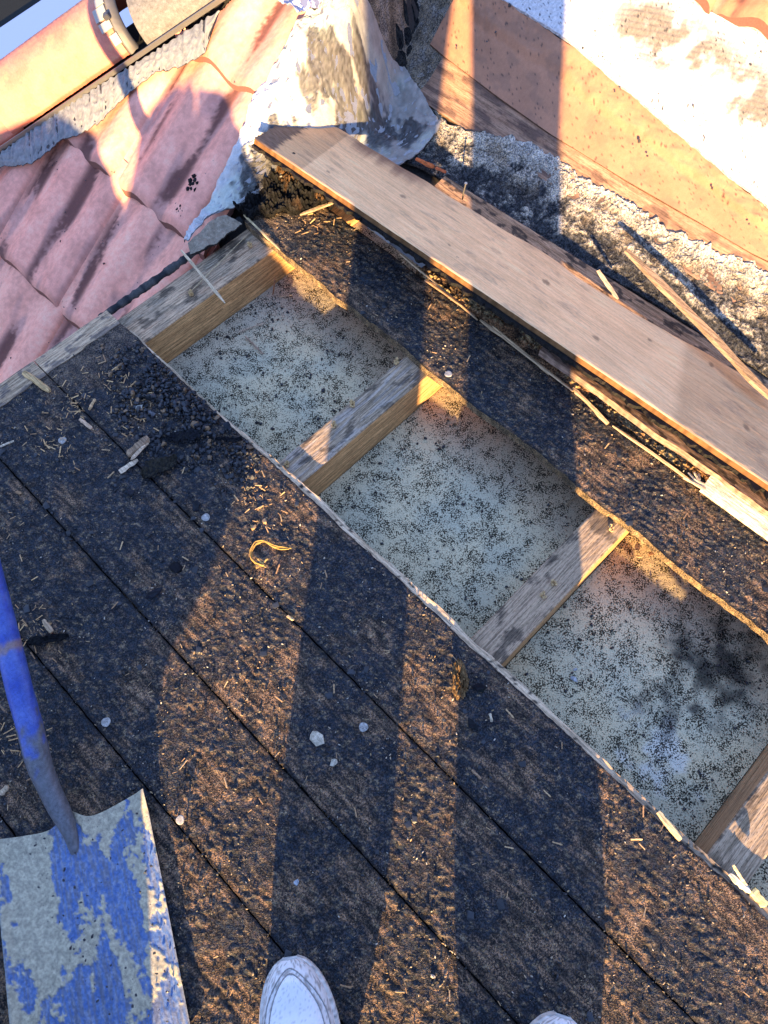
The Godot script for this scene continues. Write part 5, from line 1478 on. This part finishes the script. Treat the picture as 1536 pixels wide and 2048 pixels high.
# ------------------------------------------------------------------ single pieces of debris
func debris():
	var pieces := [
		[Vector3(-0.2343, 0.003, -0.0739), Vector3(0.036, 0.004, 0.034), Color(0.60, 0.52, 0.38), "mortar_flake", "larger cream flake on the dark deck between the leg shadows", "flake"],
		[Vector3(-0.1836, 0.003, -0.0666), Vector3(0.022, 0.004, 0.018), Color(0.56, 0.50, 0.38), "mortar_flake", "smaller cream flake just below the larger one on the dark deck", "flake"],
		[Vector3(-0.0952, 0.003, 0.1013), Vector3(0.012, 0.006, 0.011), Color(0.45, 0.50, 0.54), "stone_chip", "small pale stone chip above the left shoe", "stone chip"],
		[Vector3(0.1459, 0.003, 0.0428), Vector3(0.010, 0.005, 0.008), Color(0.62, 0.55, 0.45), "stone_chip", "tiny pale chip in the sunlit gap between the leg shadows", "stone chip"],
		[Vector3(0.0154, -0.121, -0.5029), Vector3(0.022, 0.004, 0.014), Color(0.46, 0.47, 0.46), "slate_chip", "larger grey angular chip on the blackened insulation panel", "chip"],
		[Vector3(0.0072, -0.121, -0.5193), Vector3(0.008, 0.004, 0.012), Color(0.50, 0.51, 0.50), "slate_chip", "smaller upright grey chip beside the larger grey one", "chip"],
		[Vector3(-0.6061, 0.004, -0.2576), Vector3(0.017, 0.005, 0.013), Color(0.50, 0.32, 0.16), "wood_chip", "tan wood chip right of the yellow fibre strand", "wood chip"],
		[Vector3(-0.5999, 0.004, -0.2816), Vector3(0.013, 0.005, 0.016), Color(0.46, 0.30, 0.16), "wood_chip", "tan wood chip just above the yellow fibre strand", "wood chip"],
		[Vector3(-0.9914, 0.004, 0.0164), Vector3(0.018, 0.005, 0.010), Color(0.46, 0.28, 0.15), "wood_chip", "bare wood chip at the left edge of the deck", "wood chip"],
		[Vector3(-0.0317, -0.117, -0.8169), Vector3(0.012, 0.006, 0.022), Color(0.28, 0.15, 0.09), "bark_chip", "reddish bark chip in the dark corner of the third bay", "bark chip"],
		[Vector3(-0.0467, -0.119, -0.7954), Vector3(0.008, 0.004, 0.018), Color(0.48, 0.34, 0.20), "bark_chip", "light bark chip in the dark corner of the third bay", "bark chip"],
		[Vector3(-0.9769, 0.005, -1.731), Vector3(0.010, 0.004, 0.010), Color(0.1, 0.1, 0.1), "felt_scrap", "", ""],
		[Vector3(-0.6483, 0.005, -0.0999), Vector3(0.042, 0.012, 0.036), Color(0.016, 0.016, 0.018), "tar_clod", "rounded black tar clod in the shaded middle of the deck", "tar clod"],
		[Vector3(-0.8336, 0.005, -0.1385), Vector3(0.022, 0.008, 0.022), Color(0.03, 0.032, 0.038), "tar_flake", "round dark tar flake below the broken wood bits", "tar flake"],
		[Vector3(-0.7199, 0.005, -0.2092), Vector3(0.034, 0.006, 0.026), Color(0.022, 0.025, 0.032), "tar_flake", "broad thin tar flake beside the shaded nail head", "tar flake"],
		[Vector3(-0.6358, 0.005, -0.0428), Vector3(0.050, 0.007, 0.016), Color(0.022, 0.024, 0.03), "tar_flake", "long flat tar flake next to the open board joint", "tar flake"],
		[Vector3(-0.0924, 0.005, -0.3326), Vector3(0.032, 0.009, 0.020), Color(0.018, 0.019, 0.022), "tar_flake", "angular black tar flake beside the mossy clod", "tar flake"],
		[Vector3(-0.059, 0.005, -0.2755), Vector3(0.030, 0.008, 0.018), Color(0.018, 0.02, 0.025), "tar_flake", "black tar flake in the right leg shadow below the mossy clod", "tar flake"],
		[Vector3(-0.8143, 0.01, -0.3709), Vector3(0.026, 0.010, 0.018), Color(0.03, 0.035, 0.045), "tar_flake", "bluish tar flake at the edge of the hole beside the chip pile", "tar flake"],
		[Vector3(-0.9769, 0.01, -0.3449), Vector3(0.022, 0.012, 0.022), Color(0.03, 0.03, 0.03), "tar_flake", "upright dark tar flake on top of the chip pile", "tar flake"],
		[Vector3(-0.9796, 0.006, -0.2709), Vector3(0.024, 0.006, 0.016), Color(0.55, 0.52, 0.44), "felt_scrap", "pale torn felt scrap at the left foot of the chip pile", "felt scrap"],
		[Vector3(-0.9506, 0.007, -0.2798), Vector3(0.026, 0.006, 0.014), Color(0.16, 0.16, 0.17), "felt_scrap", "grey torn felt scrap at the left foot of the chip pile", "felt scrap"]]
	for k in pieces.size():
		if pieces[k][4] == "": continue
		var o := obj(pieces[k][3], chip(pieces[k][1], pieces[k][2], 31 + k * 5), mats["dull"])
		o.position = pieces[k][0]
		o.rotation = Vector3(0.1 * sin(k * 2.0), k * 2.4, 0.1 * cos(k * 3.0))
		tag(o, pieces[k][4], pieces[k][5])
	# flaps of felt
	var flaps := [[Vector3(-0.8735, 0.01, -0.2627), Vector3(-0.8341, 0.01, -0.3214), 0.030, Color(0.020, 0.022, 0.028), "long leathery strip of black felt lying below the chip pile"], [Vector3(-0.8422, 0.008, -0.1745), Vector3(-0.8273, 0.01, -0.2513), 0.045, Color(0.045, 0.040, 0.030), "torn brownish felt flap beside the broken wood bits"], [Vector3(-0.7203, 0.008, 0.1772), Vector3(-0.6789, 0.008, 0.117), 0.022, Color(0.018, 0.019, 0.022), "narrow black felt strip right of the shovel shaft"], [Vector3(-0.8031, 0.008, -0.3305), Vector3(-0.7667, 0.008, -0.3696), 0.014, Color(0.02, 0.022, 0.028), "thin black felt strip at the brink of the hole"]]
	for k in flaps.size():
		var a: Vector3 = flaps[k][0]
		var b: Vector3 = flaps[k][1]
		var wd: Vector3 = (b - a).cross(Vector3.UP).normalized() * flaps[k][2]
		var o := obj("felt_strip", grid(40, 16, func(i, j):
			var s: float = i / 39.0
			var t: float = j / 15.0 - 0.5
			var w := (0.75 + 0.5 * nf.get_noise_2d(s * 3.0, k * 9.0 + signf(t))) * sqrt(clampf(4.0 * s * (1.0 - s) + 0.15, 0.0, 1.0))
			var f := nf.get_noise_2d(s * 7.0 + k, t * 5.0)
			gc = flaps[k][3] * (1.0 + 0.5 * nf.get_noise_2d(s * 20.0, t * 20.0))
			return a.lerp(b, s) + wd * t * w + Vector3(0, 0.003 + 0.006 * f + 0.006 * absf(t) * (1.0 + sin(s * 7.0)), 0), 0.002, Color(0.02, 0.02, 0.022)), mats["dull"])
		tag(o, flaps[k][4], "felt strip")
	# slivers lying about
	var sl := [
		[Vector3(-1.233, 0.03, -0.594), Vector3(-1.076, -0.01, -0.5817), 0.007, Color(0.68, 0.52, 0.32), "long straight pale splinter propped across the eave joist"],
		[Vector3(-1.072, -0.119, -0.5946), Vector3(-1.049, -0.119, -0.657), 0.004, Color(0.55, 0.40, 0.26), "thin pale splinter lying flat on the first insulation panel"],
		[Vector3(-1.052, -0.119, -0.5969), Vector3(-0.9825, -0.119, -0.592), 0.005, Color(0.42, 0.28, 0.18), "brown splinter on the first insulation panel below a paler one"],
		[Vector3(-1.097, -0.117, -0.726), Vector3(-1.089, -0.06, -0.7357), 0.006, Color(0.42, 0.20, 0.10), "reddish splinter leaning at the foot of the eave joist"],
		[Vector3(-1.085, -0.119, -0.7313), Vector3(-1.065, -0.119, -0.7596), 0.004, Color(0.50, 0.36, 0.22), "small tan splinter at the foot of the eave joist"],
		[Vector3(-0.8998, 0.012, -0.183), Vector3(-0.9014, 0.016, -0.2383), 0.020, Color(0.34, 0.23, 0.14), "thick brown broken wood bit lying across the board joint"],
		[Vector3(-0.8835, 0.018, -0.1814), Vector3(-0.8974, 0.014, -0.2357), 0.008, Color(0.70, 0.52, 0.34), "pale sliver on the thick brown broken wood bit"],
		[Vector3(-0.8859, 0.006, -0.1503), Vector3(-0.8802, 0.008, -0.1926), 0.011, Color(0.72, 0.56, 0.38), "pale broken wood bit just below the thick brown one"],
		[Vector3(-1.105, 0.006, -0.0165), Vector3(-1.096, 0.006, -0.0437), 0.005, Color(0.66, 0.54, 0.38), "pale splinter at the left picture edge on the deck"],
		[Vector3(-1.224, 0.006, -0.1539), Vector3(-1.143, 0.008, -0.1651), 0.012, Color(0.66, 0.44, 0.20), "torn golden sliver at the eave end of the split board"],
		[Vector3(-1.047, 0.008, -0.1943), Vector3(-1.06, 0.008, -0.2192), 0.007, Color(0.62, 0.40, 0.20), "short golden sliver left of the chip pile"],
		[Vector3(-1.046, 0.003, -0.169), Vector3(-1.009, 0.003, -0.1719), 0.008, Color(0.62, 0.42, 0.26), "pale scrap of wood in the board joint left of the chip pile"],
		[Vector3(-0.7372, 0.008, 0.1325), Vector3(-0.7071, 0.006, 0.1348), 0.009, Color(0.50, 0.36, 0.22), "tan wood bit on the debris beside the shovel shaft"],
		[Vector3(-0.4286, 0.006, -0.1833), Vector3(-0.4139, 0.006, -0.1871), 0.006, Color(0.62, 0.46, 0.26), "small tan sliver in the sunlit middle of the deck"],
		[Vector3(-0.0504, 0.005, -0.3112), Vector3(-0.0385, 0.005, -0.3028), 0.005, Color(0.60, 0.50, 0.34), "tiny pale sliver in the right leg shadow"],
		[Vector3(-0.0105, 0.004, -0.2202), Vector3(0.0097, 0.004, -0.22), 0.005, Color(0.34, 0.22, 0.13), "brown sliver in the right leg shadow"],
		[Vector3(0.2498, 0.004, -0.3847), Vector3(0.3007, 0.006, -0.3757), 0.010, Color(0.66, 0.54, 0.32), "peeling yellow sliver on the lower rim of the hole"],
		[Vector3(0.3819, 0.012, -0.3862), Vector3(0.4219, 0.006, -0.3888), 0.010, Color(0.66, 0.60, 0.50), "whitish split sliver at the rim beside the dark joist"],
		[Vector3(0.3741, 0.03, -0.3962), Vector3(0.4194, 0.004, -0.3913), 0.005, Color(0.62, 0.52, 0.34), "upright hair thin sliver at the rim beside the dark joist"],
		[Vector3(0.4221, 0.006, -0.394), Vector3(0.4501, 0.006, -0.3902), 0.016, Color(0.66, 0.56, 0.26), "broad yellow fresh sliver at the right end of the rim"],
		[Vector3(-1.232, 0.01, -0.7769), Vector3(-1.093, 0.006, -0.7655), 0.006, Color(0.66, 0.50, 0.26), "golden sliver along the corner edge of the far tarred board"],
		[Vector3(-1.163, -0.018, -0.5463), Vector3(-1.199, -0.014, -0.7497), 0.003, Color(0.60, 0.44, 0.24), "fine straw of wood lying lengthwise on the eave joist"],
		[Vector3(-1.137, 0.01, -0.87), Vector3(-1.101, 0.02, -0.9474), 0.010, Color(0.45, 0.33, 0.20), "curled pale splinter where the plank meets the dark rubble"],
		[Vector3(-0.2296, -0.119, -0.7808), Vector3(-0.2214, -0.117, -0.8293), 0.003, Color(0.5, 0.38, 0.22), "fine straw in the upper corner of the second bay"],
		[Vector3(-1.064, 0.0193, -1.191), Vector3(-1.013, 0.0193, -1.201), 0.012, Color(0.62, 0.16, 0.05), "rust red wood shard below the stained flashing beside the long plank"],
		[Vector3(-1.008, 0.0193, -1.202), Vector3(-0.9798, 0.0193, -1.208), 0.010, Color(0.55, 0.14, 0.05), "small rust red shard at the edge of the bitumen strip behind the plank"],
		[Vector3(-0.5379, 0.006, 0.3554), Vector3(-0.5396, 0.008, 0.3378), 0.010, Color(0.66, 0.5, 0.32), "pale splinter left of the shovel socket at the picture edge"]]
	for k in sl.size():
		var o := obj("wood_splinter", splinter(sl[k][0], sl[k][1], sl[k][2], sl[k][2] * 0.6, sl[k][3], 500 + k * 11), mats["wood"])
		tag(o, sl[k][4], "wood splinter")
	# the yellow fibre strand
	var ln := [Vector3(-0.5223, 0.006, -0.2763), Vector3(-0.54, 0.006, -0.2617), Vector3(-0.5505, 0.006, -0.2571), Vector3(-0.5697, 0.006, -0.2527), Vector3(-0.5772, 0.006, -0.2365), Vector3(-0.5709, 0.006, -0.2197), Vector3(-0.5595, 0.006, -0.211), Vector3(-0.5452, 0.006, -0.2109), Vector3(-0.5336, 0.006, -0.2181)]
	var fs := thing("fibre_strand", "curled yellow fibre strand lying in the sun on the deck", "fibre strand")
	for k in 4:
		var pts := []
		for q in resample(ln, 26):
			pts.append(q + Vector3(0.0022 * sin(k * 2.0 + q.x * 90.0), 0.0016 * k * absf(sin(q.z * 60.0 + k)), 0.0022 * cos(k * 3.0 + q.z * 80.0)))
		obj("fibre", tube(pts, range(26).map(func(i): return 0.0007 + 0.0006 * absf(sin(i * 0.7 + k))), func(s, t): return Color(0.55, 0.34, 0.10), 6), mats["dull"], fs)
	for k in 4:
		var e := Vector3(-0.5376, 0.005, -0.219)
		obj("fibre", splinter(e, e + Vector3(0.012 * cos(k * 1.6), 0.004, 0.014 * sin(k * 1.6)), 0.004, 0.002, Color(0.58, 0.37, 0.13), 620 + k), mats["dull"], fs)
	# the mossy clod at the rim
	var c0 := Vector3(-0.1267, 0, -0.3165)
	var clod := obj("moss_clod", grid(40, 40, func(i, j):
		var th: float = PI * i / 39.0
		var ph = TAU * j / 39.0
		var dr := Vector3(sin(th) * cos(ph), cos(th), sin(th) * sin(ph))
		var r := 1.0 + 0.5 * nf.get_noise_3d(dr.x * 2.0, dr.y * 2.0, dr.z * 2.0) + 0.25 * n1.get_noise_3d(dr.x * 9.0, dr.y * 9.0, dr.z * 9.0)
		gc = mixc(Color(0.10, 0.06, 0.03), Color(0.40, 0.25, 0.11), 0.5 + 0.9 * n1.get_noise_3d(dr.x * 8.0, dr.y * 8.0, dr.z * 8.0))
		return c0 + (F_DIR * dr.z * 0.030 + R_DIR * dr.x * 0.012 + Vector3(0, dr.y * 0.014 + 0.008, 0)) * r, 0.0, Color.BLACK, Vector3.DOWN, true), mats["dull"])
	tag(clod, "crumbly brown moss clod at the brink of the hole", "moss clod")
	# dark clods on the tiles
	var tc := [[Vector3(-1.395, 0.012, -0.756), 0.030, "larger black crumb clod in the trough of the red tiles"], [Vector3(-1.386, -0.0283, -0.6952), 0.022, "smaller black crumb clod further down the tile trough"]]
	for k in 2:
		var o := thing("tar_clod", tc[k][2], "tar clod", "", tc[k][0])
		for q in 9:
			var a := q * 2.4
			var m := obj("crumb", chip(Vector3(0.012, 0.008, 0.010) * tc[k][1] / 0.022, Color(0.02, 0.02, 0.022), 800 + k * 20 + q), mats["dull"], o)
			var rr: float = tc[k][1] * 0.2 * sqrt(q)
			m.position = Vector3(cos(a) * rr, -0.7 * sin(a) * rr, sin(a) * rr)
			m.rotation.y = q
	# old tarred felt bunched at the corner where plank, flashing and deck meet
	var l := [Vector3(-1.249, 0.0157, -0.765), Vector3(-1.243, 0.034, -0.8425), Vector3(-1.239, 0.0487, -0.9046), Vector3(-1.227, 0.045, -0.9577)]
	var r := [Vector3(-1.212, 0.012, -0.7794), Vector3(-1.171, 0.012, -0.8377), Vector3(-1.119, 0.012, -0.9185), Vector3(-1.083, 0.012, -0.9659)]
	var df := obj("tarred_felt_heap", loft(l, r, 90, 70, func(q, s, t):
		var f := nf.get_noise_2d(q.x * 20.0, q.z * 20.0)
		var g := n1.get_noise_2d(q.x * 110.0, q.z * 110.0)
		gc = Color(0.020, 0.021, 0.024) * (1.0 + 0.8 * g)
		gc = mixc(gc, Color(0.22, 0.12, 0.05), 0.6 * ss(0.1, 0.35, nf.get_noise_2d(q.x * 14.0 + 9.0, q.z * 14.0)) * ss(0.4, 0.8, s))
		return q + Vector3(0, 0.012 + 0.022 * f + 0.006 * g, 0), 0.01, Color(0.02, 0.02, 0.02)), mats["crust"])
	tag(df, "heap of crumbled black felt under the left end of the long plank", "roofing felt")

# ------------------------------------------------------------------ crumbs that nobody could count
func scatter(called: String, mesh: Mesh, m: Material, xf: Array, cols: Array):
	var mm := MultiMesh.new()
	mm.transform_format = MultiMesh.TRANSFORM_3D
	mm.use_colors = true
	mm.mesh = mesh
	mm.instance_count = xf.size()
	for k in xf.size():
		mm.set_instance_transform(k, xf[k])
		mm.set_instance_color(k, cols[k])
	var o := MultiMeshInstance3D.new()
	o.name = numbered(called, self)
	o.multimesh = mm
	o.material_override = m
	add_child(o, true)
	stuff(o)
	return o

func crumbs():
	var tar_x := [[], [], []]; var tar_c := [[], [], []]
	var tan_x := []; var tan_c := []
	var pile := Vector3(-0.9096, 0, -0.3369)
	var put := func(p: Vector3, s: float, k: int, col: Color, tilt: float):
		var b := Basis.from_euler(Vector3(rng.randf_range(-tilt, tilt), rng.randf() * TAU, rng.randf_range(-tilt, tilt))).scaled(Vector3.ONE * s)
		tar_x[k].append(Transform3D(b, p)); tar_c[k].append(col)
	for q in 70000:
		var x := rng.randf_range(-1.2, 0.7)
		var z := rng.randf_range(-0.94, 0.6)
		if z < -0.378 and z > -0.772: continue
		var dens := 0.40 + 0.9 * nf.get_noise_2d(x * 6.0 + 90.0, z * 6.0) + 0.5 * nf.get_noise_2d(x * 30.0, z * 30.0)
		if x < -1.12: dens *= 0.3
		if rng.randf() > dens: continue
		var s := 0.0018 + 0.0070 * pow(rng.randf(), 6.0)
		var v := rng.randf_range(0.010, 0.026)
		put.call(Vector3(x, 0.0008 + s * 0.15, z), s, q % 3, Color(v * 0.55, v * 0.72, v), 0.5)
	for q in 5200:
		var a := rng.randf() * TAU
		var rr := pow(rng.randf(), 0.7)
		var x := pile.x + cos(a) * rr * 0.26 - 0.01
		var z := pile.z + sin(a) * rr * 0.15
		if z < -0.374 or rr > 0.72 + 0.9 * nf.get_noise_2d(x * 9.0, z * 9.0): continue
		var s := 0.004 + 0.017 * pow(rng.randf(), 3.5)
		var v := rng.randf_range(0.010, 0.030)
		put.call(Vector3(x, 0.001 + 0.016 * (1.0 - rr) * rng.randf(), z), s, q % 3, Color(v * 0.6, v * 0.75, v) if rng.randf() < 0.86 else Color(0.16, 0.10, 0.05) * rng.randf_range(0.4, 1.4), 0.9)
	for q in 2600:
		var x := rng.randf_range(-1.12, 0.6)
		var z := rng.randf_range(-0.77, -0.38)
		if rng.randf() > 0.4 + 1.2 * nf.get_noise_2d(x * 6.0 + 14.0, z * 6.0): continue
		put.call(Vector3(x, -0.1225, z), 0.0032 + 0.010 * pow(rng.randf(), 4.0), q % 3, Color(0.016, 0.016, 0.018), 0.25)
	for q in 420:
		var p := Vector3(rng.randf_range(-0.46, -0.08), 0, rng.randf_range(0.18, 0.42))
		if rng.randf() < 0.5: put.call(p + Vector3(0, 0.021, 0), 0.002 + 0.006 * pow(rng.randf(), 3.0), q % 3, Color(0.02, 0.022, 0.028), 0.3)
	for q in 16000:
		var x := rng.randf_range(-1.12, 0.6)
		var z := rng.randf_range(-0.79, -0.37)
		var dens := 0.3 + 0.9 * nf.get_noise_2d(x * 5.0 + 4.0, z * 5.0) + 0.5 * ss(-0.1, 0.3, x)
		if rng.randf() > dens: continue
		var s := 0.0012 + 0.004 * pow(rng.randf(), 4.0)
		put.call(Vector3(x, -0.1235, z), s, q % 3, Color(0.016, 0.016, 0.018), 0.4)
	for q in 6000:
		var x := rng.randf_range(-1.95, -1.27)
		var z := rng.randf_range(-1.25, -0.1)
		var u := fposmod(x + 1.64, 0.153) / 0.153
		if rng.randf() > 0.16 + 0.84 * ss(0.14, 0.0, absf(u - 0.2)): continue
		if nf.get_noise_2d(x * 7.0, z * 5.0) < 0.02 or hip_left(Vector3(x, 0, z)) < 0.09: continue
		var s := 0.0016 + 0.006 * pow(rng.randf(), 5.0)
		put.call(Vector3(x, tile_y(z) + 0.004 + 0.0125 * cos(TAU * (x + 1.64 + 0.046) / 0.153) - 0.078 * fposmod(-0.666 - z, 0.297), z), s, q % 3, Color(0.02, 0.018, 0.02), 0.5)
	for q in 1500:
		var x := rng.randf_range(-1.2, 0.1)
		var z := rng.randf_range(-1.9, -1.44)
		if nf.get_noise_2d(x * 6.0, z * 6.0) < 0.0: continue
		put.call(Vector3(x, rise_y(z) + 0.023, z), 0.0018 + 0.010 * pow(rng.randf(), 9.0), q % 3, Color(0.04, 0.04, 0.045), 0.5)
	var fl_x := []; var fl_c := []; var sp_x := []; var sp_c := []
	for q in 900:
		var x := rng.randf_range(-1.1, 0.5)
		var z := rng.randf_range(-0.93, 0.45)
		if z < -0.376 and z > -0.772: continue
		var w := 0.25 + 0.9 * ss(-0.5, -0.8, x) + 0.5 * ss(-0.7, -0.8, z) + 0.9 * nf.get_noise_2d(x * 5.0 + 8.0, z * 5.0)
		if rng.randf() > w: continue
		var s := 0.007 + 0.018 * pow(rng.randf(), 3.0)
		var v := rng.randf_range(0.008, 0.028)
		fl_x.append(Transform3D(Basis.from_euler(Vector3(rng.randf_range(-0.25, 0.25), rng.randf() * TAU, rng.randf_range(-0.25, 0.25))).scaled(Vector3(s, s * 0.5, s)), Vector3(x, 0.003, z)))
		fl_c.append(Color(v * 0.7, v * 0.85, v * 1.1))
	for q in 700:
		var x := rng.randf_range(-1.15, 0.55)
		var z := rng.randf_range(-1.1, 0.5)
		if z < -0.376 and z > -0.772: continue
		if rng.randf() > 0.35 + 1.0 * nf.get_noise_2d(x * 6.0 + 28.0, z * 6.0): continue
		var s := 0.5 + 0.9 * pow(rng.randf(), 2.0)
		sp_x.append(Transform3D(Basis.from_euler(Vector3(rng.randf_range(-0.2, 0.2), rng.randf() * TAU, 0)).scaled(Vector3(s, s, s)), Vector3(x, 0.0035, z)))
		sp_c.append(Color(0.55, 0.38, 0.20).lerp(Color(0.30, 0.18, 0.10), rng.randf()))
	var spots := [Vector3(-1.068, 0, -0.2864), Vector3(-1.033, 0, -0.097), Vector3(-1.094, 0, -0.1897), Vector3(-0.9789, 0, -0.2514), Vector3(-0.6352, 0, -0.2992), Vector3(-0.7304, 0, 0.1421), Vector3(-0.5915, 0, 0.2835), Vector3(-1.129, 0, -0.8932), Vector3(-0.6764, 0, -0.9761)]
	for q in 520:
		var c0: Vector3 = spots[q % spots.size()]
		var x := c0.x + rng.randfn(0.0, 0.035)
		var z := c0.z + rng.randfn(0.0, 0.022)
		if (z < -0.376 and z > -0.772) or x < -1.22: continue
		var s := 0.3 + 1.0 * pow(rng.randf(), 2.5)
		sp_x.append(Transform3D(Basis.from_euler(Vector3(rng.randf_range(-0.5, 0.5), rng.randfn(0.0, 0.9), rng.randf_range(-0.15, 0.3))).scaled(Vector3(s, s, s)), Vector3(x, 0.004, z)))
		sp_c.append(Color(0.66, 0.43, 0.20).lerp(Color(0.34, 0.20, 0.10), rng.randf()))
	scatter("tar_flakes", chip(Vector3(1.0, 0.22, 0.7), Color.WHITE, 977, 0.4), mats["plastic"], fl_x, fl_c)
	scatter("wood_slivers", splinter(Vector3(-0.007, 0, 0), Vector3(0.007, 0.0015, 0.001), 0.0022, 0.0012, Color.WHITE, 978), mats["plain"], sp_x, sp_c)
	for k in 3:
		scatter("tar_crumbs", chip(Vector3(1.0, [0.5, 0.32, 0.7][k], [0.8, 0.7, 0.55][k]), Color.WHITE, 900 + k), mats["plastic"], tar_x[k], tar_c[k])
	for q in 34000:
		var x := rng.randf_range(-1.2, 0.7)
		var z := rng.randf_range(-1.1, 0.6)
		if z < -0.378 and z > -0.772: continue
		var dens := 0.30 + 1.0 * nf.get_noise_2d(x * 8.0 + 40.0, z * 8.0) - 0.12 * ss(-0.6, -1.0, x)
		if rng.randf() > dens: continue
		var s := 0.0012 + 0.0044 * pow(rng.randf(), 6.0)
		var b := Basis.from_euler(Vector3(rng.randf_range(-0.7, 0.7), rng.randf() * TAU, rng.randf_range(-0.7, 0.7))).scaled(Vector3.ONE * s)
		tan_x.append(Transform3D(b, Vector3(x, 0.0022, z)))
		var w := rng.randf()
		tan_c.append(Color(0.42, 0.29, 0.15).lerp(Color(0.62, 0.58, 0.48), w * w) * rng.randf_range(0.5, 1.0))
	scatter("wood_crumbs", chip(Vector3(1.4, 0.5, 0.6), Color.WHITE, 950), mats["plain"], tan_x, tan_c)
